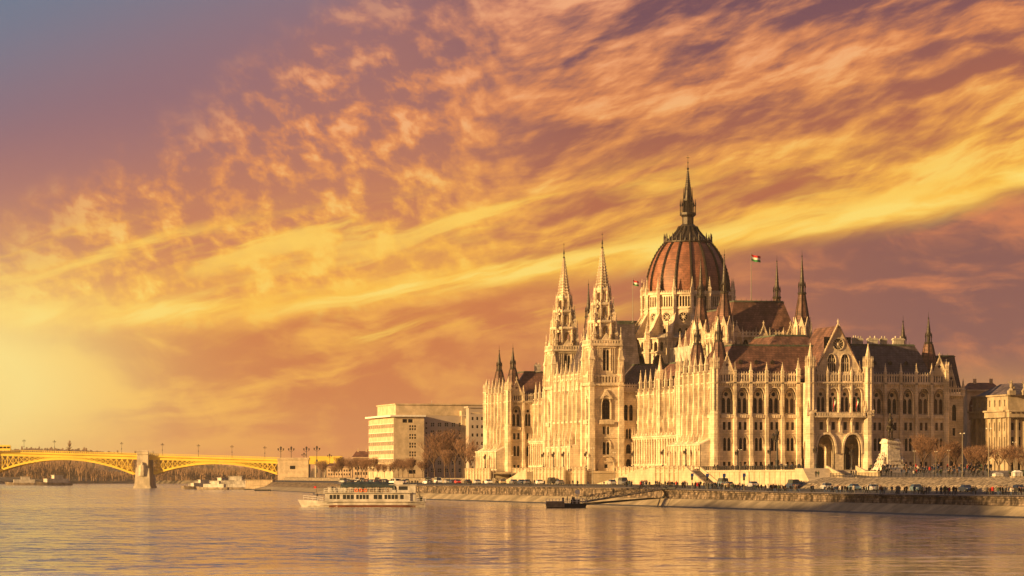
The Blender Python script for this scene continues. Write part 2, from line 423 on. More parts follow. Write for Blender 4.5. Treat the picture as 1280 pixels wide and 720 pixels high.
# ------------------------------------------------------------------ the parliament
PAR = tag(empty('parliament_building'), 'huge pale gothic parliament with a red ribbed dome, twin openwork towers and rows of pinnacles', 'parliament')
MIR = False
def NB():
    mb = MB()
    if MIR: mb.T = lambda x, y, z: (x, 268-y, z)
    return mb
def FR(ox, oy, ux, uy, nx, ny): return lambda a, d, z: (ox+a*ux+d*nx, oy+a*uy+d*ny, z)
def lancet(c, hw, z0, zt, k=4, ratio=1.15):
    zs = zt-hw*2*ratio*.75
    R = [(c+hw*cos(t*pi/2)**.8 if t < 1 else c, zs+(zt-zs)*sin(t*pi/2)**1.0) for t in [i/k for i in range(k+1)]]
    L = [(2*c-a, z) for a, z in R[:-1]][::-1]
    return [(c-hw, z0), (c+hw, z0)]+R+L
def rect(a0, a1, z0, z1): return [(a0,z0),(a1,z0),(a1,z1),(a0,z1)]
def circ(c, z, r, n=12): return [(c+r*cos(2*pi*i/n), z+r*sin(2*pi*i/n)) for i in range(n)]
G0 = 8.6                            # foot of the walls
NWIN = [0]; REST = MB(); REST_ON = [False]
def window(F, outlines, d, parent=None, warm=False, name='window', bars=True):
    """One window: frame bars with a glass pane behind them (the pane a sub-part)."""
    if REST_ON[0]:
        for L in outlines:
            REST.T = (lambda x, y, z: (x, 268-y, z)) if MIR else None
            REST.mi = 0; REST.face([F(a, d, z) for a, z in L])
            a0 = min(a for a, z in L); a1 = max(a for a, z in L); z0 = min(z for a, z in L); z1 = max(z for a, z in L)
            REST.mi = 1; REST.fbox(F, (a0+a1)/2-.05, (a0+a1)/2+.05, d+.02, d+.08, z0, z1-.1)
        return None
    if all(len(L) == 4 for L in outlines) and len(outlines) > 1:
        for L in outlines: o = window(F, [L], d, parent, warm, name, bars)
        return o
    fr = NB(); pn = NB()
    for L in outlines:
        a0 = min(a for a, z in L); a1 = max(a for a, z in L); z0 = min(z for a, z in L); z1 = max(z for a, z in L)
        n = len(L); cx, cz = (a0+a1)/2, (z0+z1)/2
        inner = [(cx+(a-cx)*.84, cz+(z-cz)*(1-.10/(z1-z0)*1.4)) for a, z in L]
        fr.add([F(a, d+.06, z) for a, z in L]+[F(a, d+.06, z) for a, z in inner], [(i,(i+1)%n,n+(i+1)%n,n+i) for i in range(n)])
        if bars and z1-z0 > 1.6:
            k = int((z1-z0)/1.3)
            for j in range(1, k+1): z = z0+(z1-z0)*j/(k+1); fr.fbox(F, a0+.05, a1-.05, d+.02, d+.08, z-.05, z+.05)
            fr.fbox(F, cx-.04, cx+.04, d+.02, d+.08, z0, z1-.2)
        pn.face([F(a, d, z) for a, z in L])
    o = fr.build(name, M['wood'], parent or PAR); p = pn.build('pane', M['glass_w'] if warm else M['glass'], o)
    NWIN[0] += 1
    return o
def buttress(F, a, zt, hw=.42, deep=(1.0,.75,.55), ph=5, base=G0, foot=None, pw=None):
    b = NB(); d1, d2, d3 = deep
    if foot:                        # a foot that flies out over the river terrace
        fz0, fz1, fd = foot
        b.fbox(F, a-hw, a+hw, 0, fd, base, fz0); b.fbox(F, a-hw*1.35, a+hw*1.35, fd-.5, fd+.15, fz0-.2, fz0+.4)
        b.ftbox(F, (a-hw,a+hw,0,fd-.3), (a-hw,a+hw,0,d1), fz0, fz1)
        b.ftbox(F, (a-hw*.9,a+hw*.9,fd-1.0,fd-.2), (a-.05,a+.05,fd-.65,fd-.55), fz0+.3, fz0+2.6)
        z1 = fz1
    else:
        z1 = 15.8; b.fbox(F, a-hw*1.2, a+hw*1.2, 0, d1+.2, base, 12.2); b.fbox(F, a-hw*1.05, a+hw*1.05, 0, d1, 12.2, z1-1)
        b.ftbox(F, (a-hw*1.05,a+hw*1.05,0,d1), (a-hw,a+hw,0,d2), z1-1, z1)
    b.fbox(F, a-hw, a+hw, 0, d2, z1, 23.2); b.ftbox(F, (a-hw,a+hw,0,d2), (a-hw*.9,a+hw*.9,0,d3), 23.2, 24.6)
    b.ftbox(F, (a-hw*.5,a+hw*.5,d3,d2+.05), (a-.05,a+.05,d3,d3+.1), 23.2, 26)     # little gablet on the set-off
    b.fbox(F, a-hw*.85, a+hw*.85, 0, d3, 24.6, zt)
    b.fbox(F, a-hw*1.15, a+hw*1.15, 0, d3+.2, zt-.3, zt)
    o = b.build('buttress', M['stone'], PAR)
    p = NB(); x, y, _ = F(a, d3*.45, 0); p.pinn(x, y, zt, pw or hw*1.7, ph); p.build('pinnacle', M['stone'], o)
    return o
def parapet(F, a0, a1, d=.25, z0=32.5, z1=34.9, step=.78, cut=1):
    n = max(1, round((a1-a0)/step)); st = (a1-a0)/n; p = NB()
    holes = [lancet(a0+(i+.5)*st, st*.27, z0+.35, z1-.35, 2) for i in range(n)]
    p.panel(F, rect(a0, a1, z0, z1), holes, d, thick=.28, rim=True)
    for i in range(n+1):
        a = a0+i*st; p.ftbox(F, (a-.13,a+.13,d-.3,d+.05), (a-.02,a+.02,d-.15,d-.1), z1-.1, z1+.55)
    return p.build('parapet', M['stone'], PAR)
def cornice(mb, F, a0, a1, z=32.3, d=.55):
    mb.fbox(F, a0, a1, 0, d, z-.12, z+.2)
    n = int((a1-a0)/.62)
    for i in range(n):
        a = a0+(i+.5)*(a1-a0)/n; mb.ftbox(F, (a-.12,a+.12,0,.15), (a-.16,a+.16,0,.45), z-.9, z-.12)
def hood(mb, F, c, hw, z0, zt, t=.22, d=.22, k=6):
    o = lancet(c, hw+t, z0, zt+t, k); i = lancet(c, hw, z0, zt, k)
    n = len(o)
    for q in range(1, n):
        j = (q+1) % n
        A, B, C, D = o[q], o[j], i[j], i[q]
        mb.add([F(*(A[0],0,A[1])), F(B[0],0,B[1]), F(C[0],0,C[1]), F(D[0],0,D[1]), F(A[0],d,A[1]), F(B[0],d,B[1]), F(C[0],d,C[1]), F(D[0],d,D[1])],
               [(4,5,6,7),(0,1,5,4),(2,3,7,6)])
def bay(wm, F, a0, w, out_holes, warm=0, low=True, cellar=True, wins=True):
    """Adds one bay's openings and mouldings; returns hole outlines for the wall."""
    c = a0+w/2; big = lancet(c, min(1.72, w*.37), 23.95, 31.1, 6)
    out_holes.append(big)
    up = [lancet(c-.74, .52, 24.3, 28.35), lancet(c+.74, .52, 24.3, 28.35), circ(c, 29.3, .58)]
    wm.panel(F, big, up, -.75, .4)
    hood(wm, F, c, min(1.72, w*.37), 27.5, 31.1)
    hood(wm, F, c, min(1.25, w*.28), 27.9, 30.3, .12, -.6)
    sq = [rect(c-1.12, c-.32, 19.8, 21.9), rect(c+.32, c+1.12, 19.8, 21.9)]
    lo = [lancet(c-.58, .42, 14.2, 17.7), lancet(c+.58, .42, 14.2, 17.7)]
    ce = [rect(c-1.05, c-.3, 10.2, 11.3), rect(c+.3, c+1.05, 10.2, 11.3)]
    out_holes += sq
    if low: out_holes += lo
    if cellar: out_holes += ce
    wm.fbox(F, c-w*.38, c+w*.38, 0, .4, 23.0, 23.9)                       # sill balustrade
    for i in range(5): a = c-w*.32+i*w*.16; wm.fbox(F, a-.1, a+.1, .4, .46, 23.1, 23.75)
    wm.fbox(F, c-1.25, c-.2, 0, .12, 19.45, 19.7); wm.fbox(F, c+.2, c+1.25, 0, .12, 19.45, 19.7)
    if low: hood(wm, F, c, 1.2, 16.4, 18.3, .14, .16)
    if wins:
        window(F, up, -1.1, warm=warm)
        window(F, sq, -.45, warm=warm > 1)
        if low: window(F, lo, -.45)
        if cellar: window(F, ce, -.4, name='basement_window', bars=False)
def wall(F, a0, a1, zt, holes, wm, z0=G0, name='wall', mt='stone'):
    wm.panel(F, rect(a0, a1, z0, zt), holes, 0, .5)
    wm.fbox(F, a0, a1, 0, .14, 11.6, 11.85); wm.fbox(F, a0, a1, 0, .16, 18.7, 18.95); wm.fbox(F, a0, a1, 0, .25, z0, 9.5)
    return wm.build(name, M[mt], PAR)
def gable(F, c, hw, z0, zt, thick=.45, d=.35, hole=True, name='gable', win=None):
    g = NB(); out = [(c-hw, z0), (c+hw, z0), (c, zt)]
    hs = []
    if hole: hs.append([(c, z0+(zt-z0)*.38), (c+.55, z0+(zt-z0)*.49), (c, z0+(zt-z0)*.60), (c-.55, z0+(zt-z0)*.49)])
    if win: hs += win
    g.panel(F, out, hs, d, thick=thick, rim=True)
    L = sqrt(hw*hw+(zt-z0)**2)
    for s_ in (-1, 1):
        g.bar(F(c+s_*hw, d+.1, z0), F(c, d+.1, zt), .17)
        k = int(L/.8)
        for i in range(1, k): t = i/k; g.ftbox(F, (c+s_*hw*(1-t)-.16, c+s_*hw*(1-t)+.16, d-.15, d+.2), (c+s_*hw*(1-t)-.04, c+s_*hw*(1-t)+.04, d-.05, d+.1), z0+(zt-z0)*t, z0+(zt-z0)*t+.5)
    x, y, _ = F(c, d-.1, 0); g.frus(x, y, zt-.3, zt+1.3, .22, .06, 4); g.frus(x, y, zt+.5, zt+.8, .3, .3, 4)
    return g.build(name, M['stone'], PAR)
def mansard(name, x0, x1, y0, y1, z0, z1, inset, m='roof', crest=True, hip=None):
    r = NB(); i = inset; ix0, ix1, iy0, iy1 = hip or (i, i, i, i)
    r.tbox((x0,x1,y0,y1), (x0+ix0,x1-ix1,y0+iy0,y1-iy1), z0, z1)
    o = r.build(name, M[m], PAR)
    if crest:
        c = NB(); X0, X1, Y0, Y1 = x0+ix0, x1-ix1, y0+iy0, y1-iy1
        c.box(X0-.2, X1+.2, Y0-.2, Y1+.2, z1-.12, z1+.12); c.box(X0+.05, X1-.05, Y0+.05, Y1-.05, z1+.12, z1+.35)
        for k in range(int((X1-X0)/1.5)): c.frus(X0+.7+k*1.5, Y0+.2, z1+.3, z1+.9, .10, .03, 4)
        c.build('ridge_crest', M['copper'], o)
    return o
def spire_top(mb, x, y, z, s, tip):         # slender metal lantern and needle
    mb.frus(x, y, z, z+.5*s, 1.3*s, 1.45*s, 8); mb.frus(x, y, z+.5*s, z+.75*s, 1.45*s, 1.3*s, 8)
    for k in range(8):
        a = k*pi/4; mb.frus(x+1.05*s*cos(a), y+1.05*s*sin(a), z+.7*s, z+2.9*s, .16*s, .13*s, 4); mb.frus(x+1.15*s*cos(a), y+1.15*s*sin(a), z+2.2*s, z+4.0*s, .22*s, .03*s, 4)
    mb.frus(x, y, z+.7*s, z+2.9*s, .6*s, .6*s, 8); mb.frus(x, y, z+2.8*s, z+3.1*s, 1.25*s, 1.1*s, 8)
    mb.frus(x, y, z+3.1*s, z+4.6*s, 1.0*s, .62*s, 8); mb.frus(x, y, z+4.6*s, tip-1.2, .62*s, .10*s, 8)
    h = tip-1.2-(z+4.6*s)
    for k in range(7):
        t = (k+.5)/7; mb.frus(x, y, z+4.6*s+h*t, z+4.6*s+h*t+.16, (.62-.52*t)*s+.12, (.62-.52*t)*s+.06, 8)
    mb.frus(x, y, tip-1.3, tip-.9, .07, .22, 6); mb.frus(x, y, tip-.9, tip-.6, .22, .06, 6); mb.frus(x, y, tip-.7, tip+.8, .06, .03, 4)
def turret(x, y, z0, zr, zl, tip, r0, r1, m='roof', s=.85):
    t = NB(); t.frus(x, y, z0, zr, r0*1.02, r0, 8, cap=True); t.mi = 1
    t.frus(x, y, zr, zr+1.2, r0*1.08, r0*.93, 8); t.frus(x, y, zr+1.2, zl, r0*.93, r1, 8)
    o = t.build('turret', [M['stone'], M[m]], PAR)
    s_ = NB(); spire_top(s_, x, y, zl, s, tip); s_.build('spire', M['darkmetal'], o)
    # lead rolls on the hips
    h = NB()
    for k in range(8):
        a = pi/8+k*pi/4; h.bar((x+r0*.95*cos(a), y+r0*.95*sin(a), zr+1.2), (x+r1*1.02*cos(a), y+r1*1.02*sin(a), zl), .09)
    h.build('hip_roll', M['darkmetal'], o)
    return o
def pier_tower(x, y, z0, z1, r, ph, n=8):   # stone octagonal corner pier with a big pinnacle cluster
    t = NB(); t.frus(x, y, z0, 12, r*1.15, r*1.12, n); t.frus(x, y, 12, 24, r, r, n); t.frus(x, y, 24, 24.6, r*1.12, r*.95, n); t.frus(x, y, 24.6, z1, r*.95, r*.92, n)
    for z in (18.8, 32.3, z1): t.frus(x, y, z-.2, z+.15, r*1.05, r*1.15, n)
    for k in range(n):
        a = 2*pi*k/n+pi/n; t.frus(x+r*.95*cos(a), y+r*.95*sin(a), 25, z1+1.6, .16, .14, 4); t.frus(x+r*.95*cos(a), y+r*.95*sin(a), z1+1.6, z1+3.0, .22, .03, 4)
    o = t.build('corner_pier', M['stone'], PAR)
    p = NB(); p.frus(x, y, z1, z1+ph*.35, r*.62, r*.58, n)
    p.frus(x, y, z1+ph*.33, z1+ph, r*.66, .06, n)
    for k in (.45,.58,.7,.82): p.frus(x, y, z1+ph*k, z1+ph*k+.18, r*(.95-.9*k)+.1, r*(.95-.9*k)-.05, n)
    p.frus(x, y, z1+ph*.96, z1+ph*1.04, .2, .05, 4)
    p.build('pinnacle', M['stone'], o)
    return o
def dormer(x, y, z, face='s', s=.5):
    d = NB(); d.box(x-s, x+s, y-s, y+s*3, z, z+s*1.2); d.tbox((x-s*1.2,x+s*1.2,y-s*1.2,y+s*3), (x-.05,x+.05,y-s,y+s*3), z+s*1.2, z+s*2.2)
    return d.build('dormer', M['darkmetal'], PAR)

def pavilion(mir):
    """End pavilion of the building, 65.5 m wide and 32 m deep."""
    global MIR; MIR = mir
    S = FR(0,0,1,0,0,-1); Wf = FR(0,32,0,-1,-1,0)
    wz = 32.4
    # end face, seen only on the south side
    if not mir:
        for side, x0 in ((0, 1.2), (1, 42.6)):
            wm = NB(); holes = []; w = 4.42
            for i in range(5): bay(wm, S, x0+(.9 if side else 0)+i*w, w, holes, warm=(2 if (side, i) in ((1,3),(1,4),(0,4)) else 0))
            e0, e1 = (0, 24.4) if side == 0 else (41.1, 65.5)
            cornice(wm, S, e0, e1)
            wall(S, e0, e1, wz, holes, wm)
            for i in range(6):
                if side == 0 and i == 0: continue
                if side == 1 and i == 5: continue
                if side == 0 and i == 5: buttress(S, 23.3, 34.4, .55, ph=4.5); continue
                buttress(S, x0+(.9 if side else 0)+i*w, 34.2, ph=3.6)
            for i in range(5):
                a = x0+(.9 if side else 0)+i*w; parapet(S, a+.4, a+w-.4)
            gc = x0+w/2 if side == 0 else 43.5+4.5*w
            gable(S, gc, 2.15, 34.6, 39.6)
        gate()
    else:
        wm = NB(); wall(S, 0, 65.5, wz, [], wm)
    # river face
    wm = NB(); holes = []; w = 5.0; REST_ON[0] = True
    for i in range(6): bay(wm, Wf, 1+i*w, w, holes, low=False, cellar=False)
    REST_ON[0] = False
    cornice(wm, Wf, 0, 32)
    wall(Wf, 0, 32, wz+2.4, holes, wm)
    for i in range(1, 6): buttress(Wf, 1+i*w, 35.5, .5, (1.5,1.45,1.1), 5, foot=(16.2, 18.8, 2.9))
    # blind tracery band instead of the open parapet
    bnd = NB()
    for i in range(6):
        a = 1+i*w
        for k in range(4): bnd.fbox(Wf, a+.7+k*1.0, a+.86+k*1.0, 0, .16, 32.6, 34.6)
        bnd.fbox(Wf, a, a+w, 0, .3, 34.7, 35.0)
        for k in range(7): bnd.ftbox(Wf, (a+.4+k*.7-.15,a+.4+k*.7+.15,-.1,.25), (a+.4+k*.7-.03,a+.4+k*.7+.03,.05,.1), 35.0, 35.8)
    bnd.build('parapet', M['stone'], PAR)
    # projecting ground storey towards the river
    b = NB(); hs = [lancet(1+(i+.5)*w, 1.05, 9.9, 14.2) for i in range(6)]
    B = FR(-3.9,32,0,-1,-1,0)
    b.panel(B, rect(0,32,G0,15.9), hs, 0, .9)
    for i in range(6): b.face([B(a, -.9, z) for a, z in hs[i]])
    b.box(-3.9, 0, -.0, .6, G0, 15.9); b.box(-3.9, 0, 31.4, 32, G0, 15.9)
    b.tbox((-3.9,-.05,.0,32), (-.4,-.05,.0,32), 15.9, 17.6)
    b.fbox(B, 0, 32, 0, .25, 15.6, 16.0); b.fbox(B, 0, 32, 0, .2, 9.3, 9.9)
    for i in range(13): b.fbox(B, .5+i*2.5, .9+i*2.5, 0, .3, 9.9, 15.6)
    b.build('river_arcade', M['stone'], PAR)
    # return face towards the wing (north end of the south pavilion, seen on the mirrored one)
    R = FR(0,32,1,0,0,1) if not mir else FR(0,32,1,0,0,1)
    wm = NB(); holes = []
    if mir:
        bay(wm, R, .6, 4.3, holes); 
        c = 6.7; lo = [lancet(c-.5,.4,24.3,28.35), lancet(c+.5,.4,24.3,28.35), circ(c,29.3,.5)]; sq=[rect(c-.5,c+.5,19.8,21.9)]; l2=[lancet(c,.5,14.2,17.7)]
        holes += lo+sq+l2
        window(R, lo, -.45); window(R, sq, -.45); window(R, l2, -.45)
        buttress(R, 5.1, 34.2, ph=3.6); parapet(R, .9, 4.7); parapet(R, 5.5, 8.5)
        gable(R, 2.75, 2.1, 34.6, 39.6)
    cornice(wm, R, 0, 8.6); wall(R, 0, 65.5, wz, holes, wm)
    # corner piers and roof turrets
    for x, y in ((0,0),(0,32)): pier_tower(x, y, G0, 36.2, 1.25, 4.6)
    pier_tower(65.4, 0, G0, 35.4, .8, 3.6)
    mansard('roof', 1.2, 33.0, 1.4, 30.8, 32.9, 42.6, 6.2, 'roof', hip=(6.2,0,6.2,6.2))
    mansard('roof', 33.01, 64.3, 1.4, 30.8, 32.9, 43.0, 6.2, 'roof_d', hip=(0,5.2,6.2,6.2))  # right half of the same roof; its shade is put into this darker tone
    for x, y in ((3,6),(3,26),(62.6,6),(62.6,26)): turret(x, y, 32, 34.2, 43.4, 51.4, 3.1, 1.15, s=.8)
    if not mir:
        for x in (8.5, 13, 17.5, 46.5, 51, 55.5): dormer(x, 4.6, 37.6)
        ch = [(49,13,2.2),(52.5,14,1.4),(56,12,2.4),(46,15,1.2),(43.5,12,1)]
    else: ch = [(12,24,1.6),(16,20,1.1)]
    for x, y, s_ in ch:
        c = NB(); c.box(x-s_*.6, x+s_*.6, y-.7, y+.7, 41.5, 45.2); c.box(x-s_*.7, x+s_*.7, y-.8, y+.8, 44.6, 45.0)
        for k in (-.3,.3): c.frus(x+k*s_, y, 45.2, 45.8, .2, .18, 6)
        c.build('chimney', M['stone_d'], PAR)
    MIR = False

def gate():
    """Projecting gate pavilion in the middle of the south face."""
    e0, e1, p = 24.6, 41.0, 6.2; F = FR(0,-p,1,0,0,-1); wm = NB(); holes = []; cs = [32.8+k*3.35 for k in (-1.5,-.5,.5,1.5)]
    ups = []
    for c in cs:
        big = lancet(c, 1.25, 24.4, 30.9, 6); holes.append(big)
        up = [lancet(c-.6,.42,24.7,28.6,4), lancet(c+.6,.42,24.7,28.6,4), circ(c,29.3,.5)]
        wm.panel(F, big, up, -.6, .4); hood(wm, F, c, 1.25, 27.6, 30.9); window(F, up, -.95)
        sq = [rect(c-.5,c+.5,19.8,21.9)]; holes += sq; window(F, sq, -.45); wm.fbox(F, c-.7, c+.7, 0, .15, 19.5, 19.7)
    arches = [lancet(29.1, 2.45, G0, 18.6, 7, .95), lancet(36.5, 2.45, G0, 18.6, 7, .95)]
    holes += arches
    for L, c in zip(arches, (29.1, 36.5)):
        hood(wm, F, c, 2.5, 13.5, 18.6, .55, .45, 7); hood(wm, F, c, 2.3, G0, 18.4, .25, -.5, 7); hood(wm, F, c, 2.05, G0, 18.1, .25, -1.0, 7)
    cornice(wm, F, e0, e1); wm.panel(F, rect(e0,e1,G0,32.4), holes, 0, 1.2)
    wm.box(e0, e0+.01, -p, 0, 19, 32.4); wm.box(e1-.01, e1, -p, 0, G0, 32.4)
    WS = FR(e0,0,0,-1,-1,0); wm.panel(WS, rect(0,p,G0,19), [lancet(2.5,1.7,G0,17,6)], 0, .6)
    wm.box(e0+.1, e1-.1, -p+.1, -.1, 18.95, 19.3)
    wm.fbox(F, e0, e1, 0, .16, 18.75, 18.95)
    wm.build('wall', M['stone'], PAR)
    # porch interior: rear wall with doors, middle pier
    pm = NB(); pm.mi = 0; pm.box(32.2, 33.4, -p+1.3, -1.3, G0, 18.9)
    for x in (27.6, 30.6, 35, 38):
        pm.frus(x, -1.7, G0, 15.5, .38, .36, 8); pm.frus(x, -1.7, 15.5, 16.1, .36, .6, 8)
    B = FR(0,-1.2,1,0,0,-1); pm.panel(B, rect(e0+.1,e1-.1,G0,18.9), [lancet(29.1,1.1,G0,15.5), lancet(36.5,1.1,G0,15.5)], 0, .6)
    pm.build('porch', M['stone'], PAR)
    for c in (29.1, 36.5):
        d = NB(); L = lancet(c,1.1,G0,15.5); d.face([B(a,-.5,z) for a, z in L])
        for k in (-.55,.02,.55): d.fbox(B, c+k-.04, c+k+.04, -.5, -.42, G0, 14)
        d.build('door', M['wood'], PAR)
    bl = NB(); bl.fbox(F, e0+1, e1-1, 0, 1.3, 23.1, 23.4); bl.panel(F, rect(e0+1,e1-1,23.4,24.4), [rect(e0+1.2+k*.7,e0+1.5+k*.7,23.55,24.2) for k in range(20)], 1.3, thick=.18, rim=True)
    for k in (-1,0,1):
        c = 32.8+k*3.35; bl.ftbox(F, (c-.3,c+.3,0,.3), (c-.3,c+.3,0,1.25), 21.2, 23.1)
        bl.frus(c, -p-.5, 19.2, 22, .25, .3, 6)
    bl.fbox(F, e0+1, e0+1.2, 0, 1.3, 23.4, 24.4); bl.fbox(F, e1-1.2, e1-1, 0, 1.3, 23.4, 24.4)
    bl.build('balcony', M['stone'], PAR)
    for a in (29.45, 32.8, 36.15):
        q = NB(); q.fbox(F, a-.22, a+.22, 0, .4, 24.4, 34.6); x, y, _ = F(a, .2, 0); q.pinn(x, y, 34.6, .5, 2.2); q.build('buttress', M['stone'], PAR)
    for i in range(4): parapet(F, cs[i]-1.45, cs[i]+1.45)
    # the great gable with its rose window
    two = [lancet(32.8-1.9, 1.15, 35.3, 40.0, 5), lancet(32.8+1.9, 1.15, 35.3, 40.0, 5), circ(32.8, 42.7, 1.55, 16)]
    G = FR(0,-p+.9,1,0,0,-1)
    g = gable(G, 32.8, 7.6, 33.2, 48.2, .6, 0, False, win=two)
    tr = NB()
    for c in (32.8-1.9, 32.8+1.9):
        hood(tr, G, c, 1.15, 35.3, 40.0, .2, .2); tr.fbox(G, c-.07, c+.07, -.2, -.05, 35.3, 39.8); tr.fbox(G, c-1.1, c+1.1, -.2, -.05, 37.6, 37.8)
        for k in (-.55,.55): tr.fbox(G, c+k-.06, c+k+.06, -.2, -.05, 35.3, 39)
    for k in range(6):
        a = k*pi/6; tr.bar(G(32.8-1.5*cos(a),-.1,42.7-1.5*sin(a)), G(32.8+1.5*cos(a),-.1,42.7+1.5*sin(a)), .09)
    n = 20
    for k in range(n):
        a, b = 2*pi*k/n, 2*pi*(k+1)/n; tr.bar(G(32.8+1.6*cos(a),.1,42.7+1.6*sin(a)), G(32.8+1.6*cos(b),.1,42.7+1.6*sin(b)), .16)
    tr.frus(32.8, -p+1.1, 42.4, 43, .35, .35, 8)
    tr.build('tracery', M['stone'], g)
    pn = NB(); pn.fbox(G, 29, 36.6, -.62, -.58, 35, 44.6); pn.build('pane', M['glass'], g)
    gr = NB(); gr.add([(25.2,-p+.35,33.2),(40.4,-p+.35,33.2),(32.8,-p+.35,47.6),(25.2,14,33.2),(40.4,14,33.2),(32.8,14,47.6)], [(0,3,5,2),(1,2,5,4)])
    gr.build('roof', M['roof'], PAR)
    for x in (24.7, 40.9):
        pier_tower(x, -p, G0, 36.5, 1.35, 6.2)
        for dx, dy in ((-1.0,-.9),(1.0,-.9)): q = NB(); q.pinn(x+dx, -p+dy, 23.5, .6, 4); q.build('pinnacle', M['stone'], PAR)
    for x, zt in ((26.9, 37.6), (38.7, 37.6)):
        q = NB(); q.pinn(x, -p+.6, 34.5, .6, 3.6); q.build('pinnacle', M['stone'], PAR)

def annex():
    """Lower corner block on the city side."""
    F = FR(65.5,7,1,0,0,-1); wm = NB(); c = 3.9
    up = [lancet(c-1.0,.6,22.6,27.0), lancet(c+1.0,.6,22.6,27.0)]; sq = [rect(c-1.3,c-.55,18.5,20.6), rect(c+.55,c+1.3,18.5,20.6)]; ar = [lancet(c-.6,1.4,G0,15.2,6)]
    wm.panel(F, rect(0,7.6,G0,29.5), up+sq+ar, 0, .5); wm.box(73.05,73.1,7,30,G0,29.5)
    for z in (11.7,17.8,22.2): wm.fbox(F, 0, 7.6, 0, .15, z, z+.22)
    for L in ar: wm.face([F(a,-2,z) for a, z in L])
    cornice(wm, F, 0, 7.7, 29.4); wm.build('wall', M['stone'], PAR)
    window(F, up, -.45); window(F, sq, -.45)
    parapet(F, .1, 7.6, z0=29.7, z1=31.6)
    q = NB(); q.pinn(73, 7, 29.5, .9, 4.5); q.pinn(65.9+.4, 6.8, 29.5, .8, 4); q.build('pinnacle', M['stone'], PAR)
    mansard('roof', 65.7, 73, 7.8, 26, 30.5, 40.2, 1.6, 'roof_d')
    gable(F, c, 1.5, 31.6, 36.8, win=[lancet(c-.4,.26,31.8,33.6), lancet(c+.4,.26,31.8,33.6)], hole=True)

